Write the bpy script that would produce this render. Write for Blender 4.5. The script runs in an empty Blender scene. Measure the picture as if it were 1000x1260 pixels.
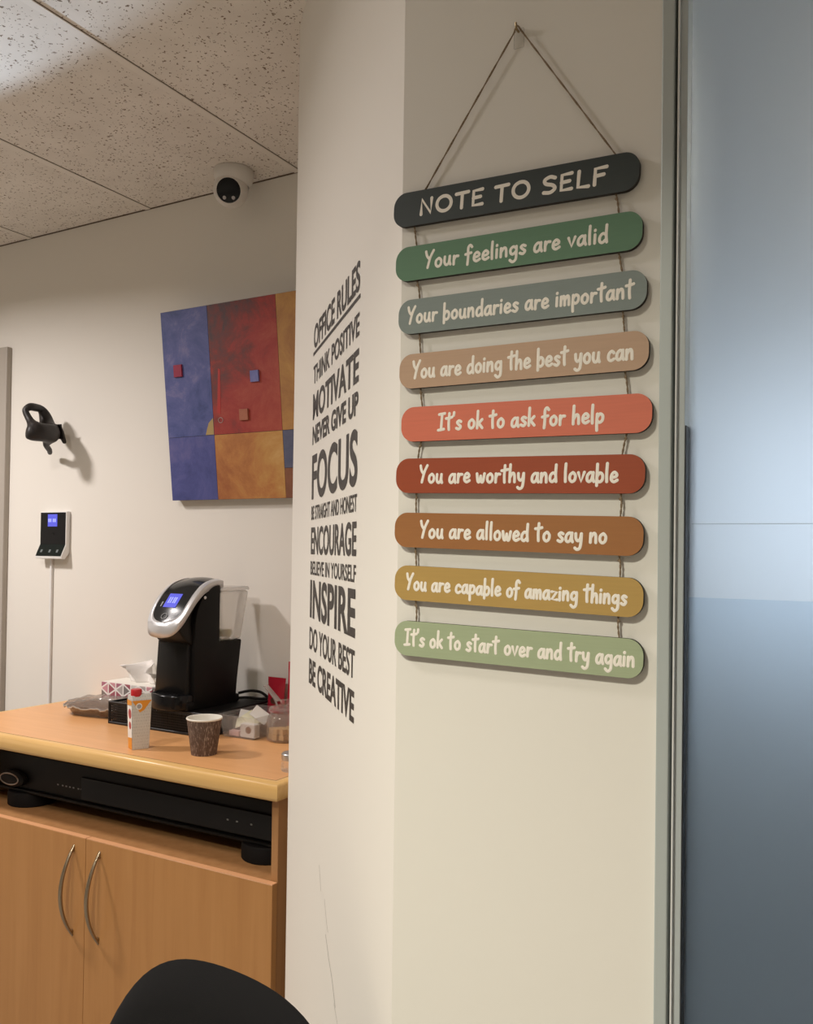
import bpy, bmesh, math, random
from mathutils import Vector, Matrix
random.seed(7)
S = bpy.context.scene
COL = S.collection
R = math.radians

# ------------------------------------------------------------------ camera, world, exposure
CZ = 1.45                      # eye height
F_PX, YAW, PITCH, ROLL = 1083.6, R(29.646), R(0.8645), R(0.7728)
fw = Vector((-math.sin(YAW)*math.cos(PITCH), math.cos(YAW)*math.cos(PITCH), math.sin(PITCH)))
r0 = Vector((math.cos(YAW), math.sin(YAW), 0)); u0 = r0.cross(fw)
rt = r0*math.cos(ROLL) + u0*math.sin(ROLL); up = u0*math.cos(ROLL) - r0*math.sin(ROLL)
cd = bpy.data.cameras.new('camera'); cam = bpy.data.objects.new('camera', cd); COL.objects.link(cam)
cam.matrix_world = Matrix(((rt.x, up.x, -fw.x, 0), (rt.y, up.y, -fw.y, 0), (rt.z, up.z, -fw.z, CZ), (0, 0, 0, 1)))
cd.sensor_fit = 'HORIZONTAL'; cd.sensor_width = 36; cd.lens = 36*F_PX/1000; cd.shift_y = 0.032
cd.clip_start = 0.02; cd.clip_end = 60
S.camera = cam
S.view_settings.view_transform = 'Standard'; S.view_settings.look = 'None'
S.view_settings.gamma = 1; S.view_settings.use_curve_mapping = False
S.view_settings.exposure = 0.0

world = bpy.data.worlds.new('world'); S.world = world; world.use_nodes = True
wb = world.node_tree.nodes['Background']
wb.inputs[0].default_value = (0.74, 0.86, 1.0, 1); wb.inputs[1].default_value = 2.0   # overcast daylight outside the far window

WARM = (1.0, 0.93, 0.90)
def area(name, loc, sx, sy, power, spread, color=WARM, rot=(0, 0, 0)):
    l = bpy.data.lights.new(name, 'AREA'); l.shape = 'RECTANGLE'; l.size = sx; l.size_y = sy
    l.energy = power; l.color = color; l.spread = R(spread)
    o = bpy.data.objects.new(name, l); COL.objects.link(o); o.location = loc; o.rotation_euler = rot
    return o
area('ceiling_lamp', (-3.05, 0.95, 2.585), 0.20, 0.20, 35, 160)
area('ceiling_lamp', (-1.75, 0.35, 2.585), 0.20, 0.20, 15, 165)
area('ceiling_lamp', (-0.75, -0.55, 2.585), 0.22, 0.22, 43, 128, (1.0, 0.965, 0.82))
area('ceiling_lamp', (0.6, -1.4, 2.585), 0.5, 0.5, 7, 110)  # added fill light, not a known fixture
area('ceiling_lamp', (0.6, 2.6, 2.585), 0.8, 0.8, 13, 165, (1.0, 0.92, 0.78))      # added to tone the room behind the glass, no known fixture
sl = bpy.data.lights.new('ceiling_streak_spot', 'SPOT'); sl.energy = 190; sl.color = (.66, .82, 1.0); sl.spot_size = R(13); sl.spot_blend = .8; sl.shadow_soft_size = .03  # added spot that makes the bluish ceiling streak; no lamp known there
so = bpy.data.objects.new('ceiling_streak_spot', sl); COL.objects.link(so); so.location = (-3.4, 1.52, 2.20)
so.rotation_euler = (Vector((-1.80, 1.245, 2.6)) - so.location).to_track_quat('-Z', 'Y').to_euler()

# ------------------------------------------------------------------ helpers
def lin(c):
    return tuple(((v/255)/12.92 if v/255 <= .04045 else ((v/255+.055)/1.055)**2.4) for v in c)

def mat(name, base, rough=.5, metal=0., emit=None, estr=1., alpha=1., trans=0., ior=1.45, coat=0., spec=None):
    m = bpy.data.materials.new(name); m.use_nodes = True
    b = m.node_tree.nodes['Principled BSDF']
    b.inputs['Base Color'].default_value = (*base, 1); b.inputs['Roughness'].default_value = rough
    b.inputs['Metallic'].default_value = metal; b.inputs['Alpha'].default_value = alpha
    b.inputs['Transmission Weight'].default_value = trans; b.inputs['IOR'].default_value = ior
    b.inputs['Coat Weight'].default_value = coat
    if spec is not None: b.inputs['Specular IOR Level'].default_value = spec
    if emit: b.inputs['Emission Color'].default_value = (*emit, 1); b.inputs['Emission Strength'].default_value = estr
    return m
def nodes(m): return m.node_tree.nodes, m.node_tree.links, m.node_tree.nodes['Principled BSDF']
def coords(m, scale=(1, 1, 1), rot=(0, 0, 0)):
    n, l, b = nodes(m)
    tc = n.new('ShaderNodeTexCoord'); mp = n.new('ShaderNodeMapping'); mp.inputs['Scale'].default_value = scale
    mp.inputs['Rotation'].default_value = rot
    l.new(tc.outputs['Object'], mp.inputs[0]); return mp.outputs[0]
def noise(m, vec, scale, detail=4, rough=.5, dist=0.):
    n, l, b = nodes(m); t = n.new('ShaderNodeTexNoise')
    t.inputs['Scale'].default_value = scale; t.inputs['Detail'].default_value = detail
    t.inputs['Roughness'].default_value = rough; t.inputs['Distortion'].default_value = dist
    l.new(vec, t.inputs['Vector']); return t
def ramp(m, fac, stops, const=False):
    n, l, b = nodes(m); r = n.new('ShaderNodeValToRGB'); cr = r.color_ramp
    if const: cr.interpolation = 'CONSTANT'
    while len(cr.elements) < len(stops): cr.elements.new(.5)
    for e, (p, c) in zip(cr.elements, stops): e.position = p; e.color = (*c, 1)
    l.new(fac, r.inputs[0]); return r.outputs[0]
def mix(m, fac, a, b_):
    n, l, b = nodes(m); x = n.new('ShaderNodeMix'); x.data_type = 'RGBA'
    if isinstance(fac, (int, float)): x.inputs[0].default_value = fac
    else: l.new(fac, x.inputs[0])
    for k, v in ((6, a), (7, b_)):
        if isinstance(v, tuple): x.inputs[k].default_value = (*v, 1)
        else: l.new(v, x.inputs[k])
    return x.outputs[2]
def math_n(m, op, a, b_=None):
    n, l, b = nodes(m); x = n.new('ShaderNodeMath'); x.operation = op
    for k, v in ((0, a), (1, b_)):
        if v is None: continue
        if isinstance(v, (int, float)): x.inputs[k].default_value = v
        else: l.new(v, x.inputs[k])
    return x.outputs[0]
def setcol(m, sock): n, l, b = nodes(m); l.new(sock, b.inputs['Base Color'])
def bump(m, sock, strength=.2, dist=.001):
    n, l, b = nodes(m); bp = n.new('ShaderNodeBump'); bp.inputs['Strength'].default_value = strength
    bp.inputs['Distance'].default_value = dist; l.new(sock, bp.inputs['Height']); l.new(bp.outputs[0], b.inputs['Normal'])

ORIGIN = {}
def thing(name, label, cat, loc, group=None, kind=None):
    o = bpy.data.objects.new(name, None); COL.objects.link(o); o.empty_display_size = .05
    o.location = loc; ORIGIN[o] = Vector(loc)
    if kind: o['kind'] = kind
    else: o['label'] = label; o['category'] = cat
    if group: o['group'] = group
    return o
def tag(o, label, cat, group=None):
    o['label'] = label; o['category'] = cat
    if group: o['group'] = group
    return o
def obj(name, bm, mats, parent=None, label=None, smooth=False, origin=None):
    """bm holds WORLD coordinates; the object gets its origin at its thing's base."""
    base = ORIGIN.get(parent, Vector((0, 0, 0))) if parent else Vector(origin or (0, 0, 0))
    bm.normal_update()
    if base.length: bmesh.ops.translate(bm, verts=bm.verts, vec=-base)
    me = bpy.data.meshes.new(name); bm.to_mesh(me); bm.free()
    for m in (mats if isinstance(mats, (list, tuple)) else [mats]): me.materials.append(m)
    if smooth:
        for p in me.polygons: p.use_smooth = True
        try: me.set_sharp_from_angle(angle=R(40))
        except Exception: pass
    o = bpy.data.objects.new(name, me); COL.objects.link(o)
    if parent: o.parent = parent
    else: o.location = base
    ORIGIN[o] = base
    if label: o['label'] = label
    return o
def struct(name, bm, mats, parent=None, smooth=False):
    o = obj(name, bm, mats, parent, smooth=smooth)
    if not parent: o['kind'] = 'structure'
    return o
def NB(): return bmesh.new()
def box(bm, x0, x1, y0, y1, z0, z1, bev=0., seg=2, mi=0, M=None):
    n0 = set(bm.faces)
    r = bmesh.ops.create_cube(bm, size=1)
    vs = r['verts']
    for v in vs: v.co = Vector(((x0+x1)/2 + v.co.x*(x1-x0), (y0+y1)/2 + v.co.y*(y1-y0), (z0+z1)/2 + v.co.z*(z1-z0)))
    if bev > 0:
        es = list({e for v in vs for e in v.link_edges})
        bmesh.ops.bevel(bm, geom=es, offset=bev, segments=seg, profile=.5, affect='EDGES')
    nf = [f for f in bm.faces if f not in n0]
    for f in nf: f.material_index = mi
    if M: bmesh.ops.transform(bm, matrix=M, verts=list({v for f in nf for v in f.verts}))
    return nf
def prism(bm, pts, vec, bev=0., mi=0, seg=2):
    """polygon (3D points) extruded along vec, capped both ends"""
    n0 = set(bm.faces)
    a = [bm.verts.new(Vector(p)) for p in pts]; vec = Vector(vec)
    b = [bm.verts.new(v.co+vec) for v in a]; n = len(a)
    bm.faces.new(a); bm.faces.new(b[::-1])
    for i in range(n): bm.faces.new((a[i], b[i], b[(i+1) % n], a[(i+1) % n]))
    nf = [f for f in bm.faces if f not in n0]
    bmesh.ops.recalc_face_normals(bm, faces=nf)
    if bev:
        es = [e for e in {e for f in nf[:2] for e in f.edges}]
        bmesh.ops.bevel(bm, geom=es, offset=bev, segments=seg, profile=.5, affect='EDGES')
    for f in bm.faces:
        if f not in n0: f.material_index = mi
def lathe(bm, prof, c, seg=40, axis='Z', mi=0, closed=True):
    rings = []
    n0 = set(bm.faces)
    for r_, h in prof:
        ring = []
        if r_ < 1e-6:
            ring = [bm.verts.new(Vector(c) + (Vector((0, 0, h)) if axis == 'Z' else Vector((0, h, 0)) if axis == 'Y' else Vector((h, 0, 0))))]
        else:
            for i in range(seg):
                a = 2*math.pi*i/seg; x, y = r_*math.cos(a), r_*math.sin(a)
                p = Vector((x, y, h)) if axis == 'Z' else Vector((x, h, y)) if axis == 'Y' else Vector((h, x, y))
                ring.append(bm.verts.new(Vector(c)+p))
        rings.append(ring)
    for A, B in zip(rings, rings[1:]):
        if len(A) == 1 and len(B) == 1: continue
        for i in range(seg):
            j = (i+1) % seg
            if len(A) == 1: bm.faces.new((A[0], B[i], B[j]))
            elif len(B) == 1: bm.faces.new((A[i], A[j], B[0]))
            else: bm.faces.new((A[i], A[j], B[j], B[i]))
    nf = [f for f in bm.faces if f not in n0]
    bmesh.ops.recalc_face_normals(bm, faces=nf)
    for f in nf: f.material_index = mi
    return nf
def smoothpath(pts, k=8, closed=False):
    P = [Vector(p) for p in pts]; n = len(P)
    if n < 3: return P
    out = []
    for i in range(n if closed else n-1):
        g = lambda j: P[j % n] if closed else P[max(0, min(n-1, j))]
        a, b, c, d = g(i-1), g(i), g(i+1), g(i+2)
        for s in range(k):
            t = s/k
            out.append(.5*((2*b) + (c-a)*t + (2*a-5*b+4*c-d)*t*t + (3*b-a-3*c+d)*t**3))
    if not closed: out.append(P[-1])
    return out
def tube(bm, pts, rad, seg=8, closed=False, mi=0, flat=1.0):
    P = [Vector(p) for p in pts]; n = len(P); rings = []
    rr = rad if isinstance(rad, (list, tuple)) else [rad]*n
    prev = None
    for i in range(n):
        a = P[(i-1) % n] if closed or i > 0 else P[i]; b = P[(i+1) % n] if closed or i < n-1 else P[i]
        t = (b-a).normalized()
        if prev is None:
            u = t.cross(Vector((0, 0, 1)));  u = u if u.length > .05 else t.cross(Vector((0, 1, 0)))
            u.normalize()
        else:
            u = prev - t*prev.dot(t); u.normalize()
        prev = u; v = t.cross(u)
        rings.append([bm.verts.new(P[i] + rr[i]*(u*math.cos(2*math.pi*k/seg) + v*flat*math.sin(2*math.pi*k/seg))) for k in range(seg)])
    m = n if closed else n-1
    for i in range(m):
        A, B = rings[i], rings[(i+1) % n]
        for k in range(seg): f = bm.faces.new((A[k], A[(k+1) % seg], B[(k+1) % seg], B[k])); f.material_index = mi
    if not closed:
        f = bm.faces.new(rings[0][::-1]); f.material_index = mi
        f = bm.faces.new(rings[-1]); f.material_index = mi
def quad(bm, a, b, c, d, mi=0):
    f = bm.faces.new([bm.verts.new(Vector(p)) for p in (a, b, c, d)]); f.material_index = mi; return f
def stroke(bm, pts2, hw, to3, nrm, h=.0004):
    """a painted stroke: domed ribbon with round ends; pts2 in the sign's own plane, to3 maps them to the world"""
    P = [Vector((p[0], p[1])) for p in pts2]
    n = len(P)
    rings = []
    def sect(c, s, w):
        return [(c - s*w, 0), (c - s*w*.7, h*.8), (c, h), (c + s*w*.7, h*.8), (c + s*w, 0)]
    for i in range(n):
        t = (P[min(n-1, i+1)] - P[max(0, i-1)])
        if t.length < 1e-9: t = Vector((1, 0))
        t.normalize(); s = Vector((-t.y, t.x))
        if i == 0:
            for q in (.98, .7, .35): rings.append(sect(P[0]-t*hw*q, s, hw*math.sqrt(1-q*q)))
        rings.append(sect(P[i], s, hw))
        if i == n-1:
            for q in (.35, .7, .98): rings.append(sect(P[i]+t*hw*q, s, hw*math.sqrt(1-q*q)))
    V = [[bm.verts.new(to3(c.x, c.y) + nrm*z) for c, z in r_] for r_ in rings]
    for A, B in zip(V, V[1:]):
        for k in range(4): bm.faces.new((A[k], A[k+1], B[k+1], B[k]))

# ------------------------------------------------------------------ materials of the room
m_wall = mat('wall_paint', (.80, .765, .70), .62)
v = coords(m_wall); nz = noise(m_wall, v, 260, 3); bump(m_wall, nz.outputs[0], .06, .0006)
m_ceil = mat('ceiling_tile', (.72, .66, .60), .9)
v = coords(m_ceil)
w1 = noise(m_ceil, v, 95, 2)
vor = nodes(m_ceil)[0].new('ShaderNodeTexVoronoi'); vor.inputs['Scale'].default_value = 125; vor.inputs['Randomness'].default_value = 1
vm = nodes(m_ceil)[0].new('ShaderNodeVectorMath'); vm.operation = 'MULTIPLY_ADD'
nodes(m_ceil)[1].new(w1.outputs['Color'], vm.inputs[0]); vm.inputs[1].default_value = (.020, .020, .020); nodes(m_ceil)[1].new(v, vm.inputs[2])
nodes(m_ceil)[1].new(vm.outputs[0], vor.inputs['Vector'])
sep = nodes(m_ceil)[0].new('ShaderNodeSeparateColor'); nodes(m_ceil)[1].new(vor.outputs['Color'], sep.inputs[0])
keep = math_n(m_ceil, 'GREATER_THAN', sep.outputs[0], .25)
size = math_n(m_ceil, 'MULTIPLY', sep.outputs[1], .40)
hole = math_n(m_ceil, 'LESS_THAN', vor.outputs['Distance'], size)
hole = math_n(m_ceil, 'MULTIPLY', keep, hole)
soft = noise(m_ceil, v, 9, 3)
setcol(m_ceil, mix(m_ceil, hole, ramp(m_ceil, soft.outputs[0], [(.3, (.75, .70, .64)), (.7, (.83, .78, .72))]), (.22, .16, .11)))
bump(m_ceil, math_n(m_ceil, 'SUBTRACT', 1, hole), .35, .002)
m_tbar = mat('ceiling_bar_paint', (.80, .75, .69), .6)
m_line = mat('shadow_gap_brown', (.13, .09, .06), .7)  # shade of the ceiling gaps put into dark strips
m_floor = mat('floor_carpet', (.3, .28, .25), .95)
v = coords(m_floor); nz = noise(m_floor, v, 400, 2); setcol(m_floor, ramp(m_floor, nz.outputs[0], [(.3, (.22, .20, .18)), (.7, (.38, .35, .31))]))
m_frame = mat('door_frame_paint', (.42, .38, .33), .45)
m_door = mat('door_paint', (.50, .46, .40), .5)

# ------------------------------------------------------------------ the room shell
SY, BW, CE = 0.9048, 2.1426, 2.60
LX, LY = -1.1644, 1.5426            # far edge of the splayed face
CX = -0.5266                        # near edge of the splayed face
GX0 = -0.2188                       # wall / partition border
b = NB(); box(b, -4.6, 3.0, -3.1, 4.8, -.1, 0); struct('floor', b, m_floor)
b = NB(); box(b, -4.6, 3.0, -3.1, 4.8, CE, CE+.1); struct('ceiling', b, m_ceil)
n = 0
for x in (-1.6155, -2.244, -2.855, -3.465, -4.075, -1.0, -.39, .22, .83, 1.44):
    n += 1; b = NB(); y1 = BW-.001 if x < LX else (SY-.002 if x > CX else SY - (x-CX) - .02)
    box(b, x-.0115, x+.0115, -3.0, y1, CE-.003, CE-.0002, .0008, 1); struct('trim_%d' % n, b, m_tbar)
for y in (.915, -.305, -1.525, -2.745):
    n += 1; b = NB(); box(b, -4.5, (LX-.35 if y > .9 else 2.0), y-.0115, y+.0115, CE-.0029, CE-.0002, .0008, 1)
    if y > .9:
        b.free(); b = NB(); box(b, -4.5, -.6, y-.0115, y+.0115, CE-.0029, CE-.0002, .0008, 1)
    struct('trim_%d' % n, b, m_tbar)
n += 1; b = NB(); box(b, -4.5, LX, BW-.003, BW-.0002, CE-.0035, CE-.0004); struct('trim_%d' % n, b, m_line)  # dark strip drawing the shadow gap where wall meets ceiling
for x in (-1.6155, -2.244, -2.855):
    n += 1; b = NB(); box(b, x+.0117, x+.0137, -3.0, BW-.004, CE-.0012, CE-.0004); struct('trim_%d' % n, b, m_line)  # dark strip drawing the shadow line beside each bar
b = NB(); box(b, -4.5, LX, BW, BW+.12, 0, CE); struct('wall_back', b, m_wall)
b = NB(); box(b, -4.62, -4.5, -3.1, BW+.12, 0, CE); struct('wall_left', b, m_wall)
b = NB(); box(b, 2.0, 2.12, -3.1, 4.7, 0, CE); struct('wall_right', b, m_wall)
b = NB(); box(b, -4.5, 2.0, -3.1, -3.0, 0, CE); struct('wall_front', b, m_wall)
b = NB()
prism(b, [(LX, BW+.12, 0), (LX, LY, 0), (CX, SY, 0), (GX0, SY, 0), (GX0, SY+.10, 0), (CX+.03, SY+.10, 0), (LX+.11, LY+.04, 0), (LX+.11, BW+.12, 0)], (0, 0, CE))
o = struct('wall_center', b, m_wall)

# scuff marks low on the splayed face
D45 = Vector((1, -1, 0)).normalized(); N45 = Vector((-1, -1, 0)).normalized()
def face45(u, z, off=0.): return Vector((LX, LY, z)) + D45*u + N45*off
m_scuff = mat('scuff', (.36, .33, .30), .8)
for path, w in (([(.40, .905), (.412, .885), (.418, .868)], .0008), ([(.455, .868), (.475, .84), (.49, .828)], .0007), ([(.47, .815), (.50, .79), (.53, .772), (.56, .742)], .0013), ([(.55, .742), (.59, .72)], .0006)):
    b = NB(); stroke(b, [(p[0], p[1]) for p in path], w, lambda u, z: face45(u, z, .0002), N45, .0001)
    struct('scuff_mark', b, m_scuff, bpy.data.objects['wall_center'])

# door at the far left of the back wall
b = NB(); box(b, -3.03, -2.945, BW-.022, BW, 0, 2.2, .003); box(b, -4.05, -3.965, BW-.022, BW, 0, 2.2, .003); box(b, -3.965, -3.03, BW-.022, BW, 2.115, 2.2, .003)
dfr = struct('door_1', b, m_frame)
b = NB(); box(b, -3.963, -3.032, BW-.006, BW-.0005, .01, 2.113); struct('door_leaf', b, m_door, dfr)
b = NB(); lathe(b, [(0, 0), (.024, 0), (.024, -.01), (.01, -.012), (.01, -.05), (0, -.052)], (-3.9, BW-.006, 1.0), 20, 'Y')
box(b, -3.91, -3.79, BW-.06, BW-.048, .99, 1.01, .004); struct('door_handle', b, mat('satin_nickel', (.6, .58, .55), .3, 1), dfr, smooth=True)

# ------------------------------------------------------------------ glass partition and the room behind it
m_alu = mat('partition_aluminium', (.46, .50, .49), .42, .15)
m_bright = mat('edge_highlight_white', (.90, .91, .92), .22, .3)  # highlight along the frame edge put into the strip's white colour
m_gasket = mat('black_gasket', (.02, .022, .028), .5)
m_glass = mat('frosted_glass', (.86, .89, .91), .66, trans=1., ior=1.22)
_n, _l, _b = nodes(m_glass); _t = _n.new('ShaderNodeBsdfTranslucent'); _t.inputs[0].default_value = (.66, .70, .74, 1)
_m = _n.new('ShaderNodeMixShader'); _m.inputs[0].default_value = .22; _l.new(_b.outputs[0], _m.inputs[1]); _l.new(_t.outputs[0], _m.inputs[2])
_l.new(_m.outputs[0], _n['Material Output'].inputs['Surface'])
w1 = thing('window_1', None, None, (GX0, SY, 0), kind='structure')
b = NB(); box(b, GX0, -.2062, SY-.010, SY+.09, 0, CE, .0012); struct('mullion', b, m_alu, w1)
b = NB(); box(b, -.2062, -.2034, SY+.004, SY+.09, 0, CE); struct('mullion_groove', b, mat('groove_shade_grey', (.16, .15, .12), .6), w1)  # shade inside the groove put into this strip's dark colour
b = NB(); box(b, -.2034, -.2016, SY-.008, SY+.09, 0, CE, .0006); struct('edge_strip', b, m_bright, w1)
b = NB(); box(b, -.2016, -.1945, SY-.003, SY+.06, 0, CE, .0006); struct('glass_channel', b, mat('channel_aluminium', (.50, .54, .55), .35, .2), w1)
b = NB(); box(b, -.1945, -.1935, SY-.001, SY+.05, 0, 1.58); struct('gasket', b, m_gasket, w1)
b = NB(); box(b, -.1935, 1.99, SY+.012, SY+.022, 0.0, CE-.002); struct('pane', b, m_glass, w1)
m_film2 = bpy.data.materials.new('tinted_film'); m_film2.use_nodes = True
_n = m_film2.node_tree.nodes; _n.remove(_n['Principled BSDF']); _t = _n.new('ShaderNodeBsdfTransparent'); _t.inputs[0].default_value = (.90, .935, .965, 1)
m_film2.node_tree.links.new(_t.outputs[0], _n['Material Output'].inputs['Surface'])
b = NB(); box(b, -.1925, 1.99, SY+.0104, SY+.0112, 0, 1.4075); struct('film_panel', b, m_film2, w1)
b = NB(); box(b, -.19, 1.99, SY+.0108, SY+.0119, 1.4812, 1.4818); struct('film_seam', b, mat('film_seam', (.50, .55, .60), .5), w1)
m_other = mat('office_wall_paint', (.55, .58, .60), .7)
b = NB(); box(b, -1.05, -.98, 2.3, 4.7, 0, CE); struct('wall_far_left', b, m_other)
b = NB(); box(b, -1.05, 2.0, 4.6, 4.7, 0, 1.0); box(b, -1.05, 2.0, 4.6, 4.7, 2.35, CE); box(b, -1.05, -.95, 4.6, 4.7, 1.0, 2.35); box(b, 1.9, 2.0, 4.6, 4.7, 1.0, 2.35)
struct('wall_far', b, m_other)
b = NB(); box(b, -.98, 1.99, SY+.11, 4.59, .0005, .006); struct('floor_far', b, mat('dark_carpet_tile', (.035, .04, .045), .95))
b = NB()
for x in (-.95, .0, .95, 1.86): box(b, x, x+.04, 4.58, 4.64, 1.0, 2.35)
box(b, -.95, 1.9, 4.58, 4.64, 1.0, 1.03); box(b, -.95, 1.9, 4.58, 4.64, 2.32, 2.35)
struct('window_2', b, mat('far_window_frame', (.5, .5, .5), .4))

# ------------------------------------------------------------------ cabinet
m_door_w = mat('beech_door_veneer', (.50, .25, .09), .42)
v = coords(m_door_w, (22, 22, 1.2)); nz = noise(m_door_w, v, 1.3, 6, .6, .6)
setcol(m_door_w, ramp(m_door_w, nz.outputs[0], [(.25, (.385, .175, .056)), (.5, (.43, .205, .068)), (.75, (.465, .228, .080))]))
m_top_w = mat('laminate_top', (.66, .34, .16), .34)
v = coords(m_top_w, (3, 40, 40)); nz = noise(m_top_w, v, 1.5, 5, .6, .4)
setcol(m_top_w, ramp(m_top_w, nz.outputs[0], [(.3, (.70, .355, .145)), (.7, (.76, .40, .17))]))
m_edge = mat('bullnose_edge_band', (.70, .43, .16), .3)
v = coords(m_edge, (2, 60, 60)); nz = noise(m_edge, v, 1.5, 4)
setcol(m_edge, ramp(m_edge, nz.outputs[0], [(.3, (.66, .40, .14)), (.7, (.74, .47, .19))]))
m_gap = mat('edge_glue_line', (.16, .08, .03), .6)
m_panel = mat('beech_side_panel', (.48, .24, .095), .45)
v = coords(m_panel, (30, 30, 1.2)); nz = noise(m_panel, v, 1.3, 5)
setcol(m_panel, ramp(m_panel, nz.outputs[0], [(.3, (.37, .18, .068)), (.7, (.44, .225, .092))]))
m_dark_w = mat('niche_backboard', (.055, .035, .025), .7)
TZ = .9279                                   # top of the worktop
cab = thing('cabinet', 'beech veneer cabinet with an open black niche and two doors, under the coffee things', 'cabinet', (-1.855, 1.87, 0))
b = NB(); box(b, -2.470, -1.2385, 1.5945, BW-.003, TZ-.043, TZ, 0); obj('worktop', b, m_top_w, cab)
b = NB()     # bullnose on front and right end, mitred at the corner
prof = [(0, 0), (.010, 0), (.0155, -.003), (.019, -.010), (.0195, -.022), (.019, -.034), (.0155, -.041), (.010, -.0445), (0, -.0445)]
rows = []
for px_, pz in prof:
    rows.append([b.verts.new(p) for p in ((-2.470-px_, BW-.003, TZ+pz), (-2.470-px_, 1.5945-px_, TZ+pz), (-1.2385+px_, 1.5945-px_, TZ+pz), (-1.2385+px_, BW-.003, TZ+pz))])
for A, B in zip(rows, rows[1:]):
    for k in range(3): b.faces.new((A[k], A[k+1], B[k+1], B[k]))
bmesh.ops.recalc_face_normals(b, faces=b.faces)
for f in b.faces: f.smooth = True
o = obj('edge_band', b, m_edge, cab, 'pale rounded wooden edge band', smooth=True)
b = NB(); box(b, -2.472, -1.2375, 1.5935, 1.5951, TZ-.002, TZ+.0002); box(b, -1.2392, -1.2377, 1.594, BW-.003, TZ-.002, TZ+.0002)
obj('glue_line', b, m_gap, cab, 'thin dark joint line')
SHZ = .690
b = NB(); box(b, -1.263, -1.244, 1.613, BW-.003, 0, TZ-.0435, .0008, 1); obj('side_panel', b, m_panel, cab)
b = NB(); box(b, -2.466, -2.447, 1.613, BW-.003, 0, TZ-.0435, .0008, 1); obj('side_panel', b, m_panel, cab)
b = NB(); box(b, -2.447, -1.263, 1.613, BW-.02, SHZ-.02, SHZ, .0008, 1); obj('shelf', b, m_panel, cab)
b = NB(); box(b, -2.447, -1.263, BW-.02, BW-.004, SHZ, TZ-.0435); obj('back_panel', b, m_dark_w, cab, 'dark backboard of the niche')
b = NB(); box(b, -2.447, -1.263, BW-.02, BW-.004, .08, SHZ-.02); obj('back_panel', b, m_panel, cab)
b = NB(); box(b, -2.447, -1.263, 1.65, 1.668, 0, .07); obj('plinth', b, m_panel, cab)
m_handle = mat('brushed_bronze_nickel', (.36, .29, .21), .28, 1)
m_salmon = mat('lit_edge_salmon', (.74, .38, .19), .4)  # light falling on the door tops put into the strip colour
def door(x0, x1, hx):
    b = NB(); box(b, x0, x1, 1.5925, 1.611, .075, .692, .0008, 1); d = obj('door', b, m_door_w, cab)
    b = NB(); box(b, x0+.0006, x1-.0006, 1.5931, 1.6104, .6921, .6929); obj('lit_top_edge', b, m_salmon, d, 'pale salmon top edge coloured as lit')
    b = NB(); pts = []
    z0, z1 = .432, .668
    for k in range(25):
        t = k/24; a = (t-.5)*2
        pts.append((hx, 1.594 - .042*(1-a*a), z0 + (z1-z0)*t))
    rad = [.0033 + .0022*(1-abs(2*k/24-1)**2) for k in range(25)]
    tube(b, pts, rad, 10)
    for z in (z0+.014, z1-.014):
        lathe(b, [(0, 0), (.004, 0), (.004, -.010), (0, -.011)], (hx, 1.5935, z), 10, 'Y')
    obj('handle', b, m_handle, d, 'bowed bronze metal handle', smooth=True)
door(-2.467, -1.8528, -1.897); door(-1.8516, -1.2425, -1.800)

# ------------------------------------------------------------------ black console in the niche
m_blk = mat('black_plastic', (.006, .0055, .0055), .45, spec=.2)
m_blk_gloss = mat('gloss_black_plastic', (.006, .006, .007), .2, spec=.3)
m_blk_semi = mat('semi_gloss_black', (.006, .0055, .0055), .35, spec=.3)
m_blk_matt = mat('matt_black', (.006, .005, .005), .7, spec=.2)
m_mark = mat('faint_grey_print', (.20, .20, .20), .6)
con = thing('media_console', 'long black electronic console on round disc feet inside the cabinet niche', 'console', (-1.84, 1.88, SHZ))
b = NB(); box(b, -2.43, -1.285, 1.705, 2.10, SHZ+.048, SHZ+.150, .004); obj('housing', b, m_blk, con)
b = NB(); box(b, -2.00, -1.30, 1.698, 1.706, SHZ+.055, SHZ+.118, .002); obj('front_panel', b, m_blk_gloss, con)
b = NB(); box(b, -2.42, -1.29, 1.694, 1.712, SHZ+.041, SHZ+.050, .003); obj('lower_lip', b, m_blk, con)
for x in (-2.262, -1.372):
    for y in (1.745, 2.04):
        b = NB(); lathe(b, [(0, 0), (.066, 0), (.069, .003), (.069, .035), (.066, .041), (0, .041)], (x, y, SHZ), 36); obj('foot', b, m_blk_matt, con, smooth=True)
for x, y, z in [(x, 1.7043, .080) for x in (-2.105, -2.085, -2.07, -2.055, -2.04, -2.02, -2.008)] + [(x, 1.6973, .085) for x in (-1.47, -1.44, -1.395)]:
    b = NB(); box(b, x, x+.006, y, y+.0007, SHZ+z, SHZ+z+.0035); obj('marking', b, m_mark, con, 'tiny grey printed mark')
gc = thing('game_controller', 'dark handheld controller with a shiny rim on the left end of the black console', 'controller', (-2.33, 1.70, SHZ+.05))
b = NB(); lathe(b, [(0, 0), (.05, .0), (.058, -.006), (.056, -.018), (.04, -.024), (0, -.025)], (-2.285, 1.7045, SHZ+.078), 32, 'Y')
for vv in b.verts: vv.co.z = SHZ+.078 + (vv.co.z-SHZ-.078)*.42
obj('body', b, m_blk, gc, smooth=True)
b = NB(); pts = [(-2.285+.040*math.cos(a), 1.681, SHZ+.078+.016*math.sin(a)) for a in [i*2*math.pi/32 for i in range(32)]]
tube(b, pts, .0022, 8, True); obj('rim', b, mat('worn_chrome', (.35, .32, .30), .3, 1), gc, 'shiny oval rim', smooth=True)

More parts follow.
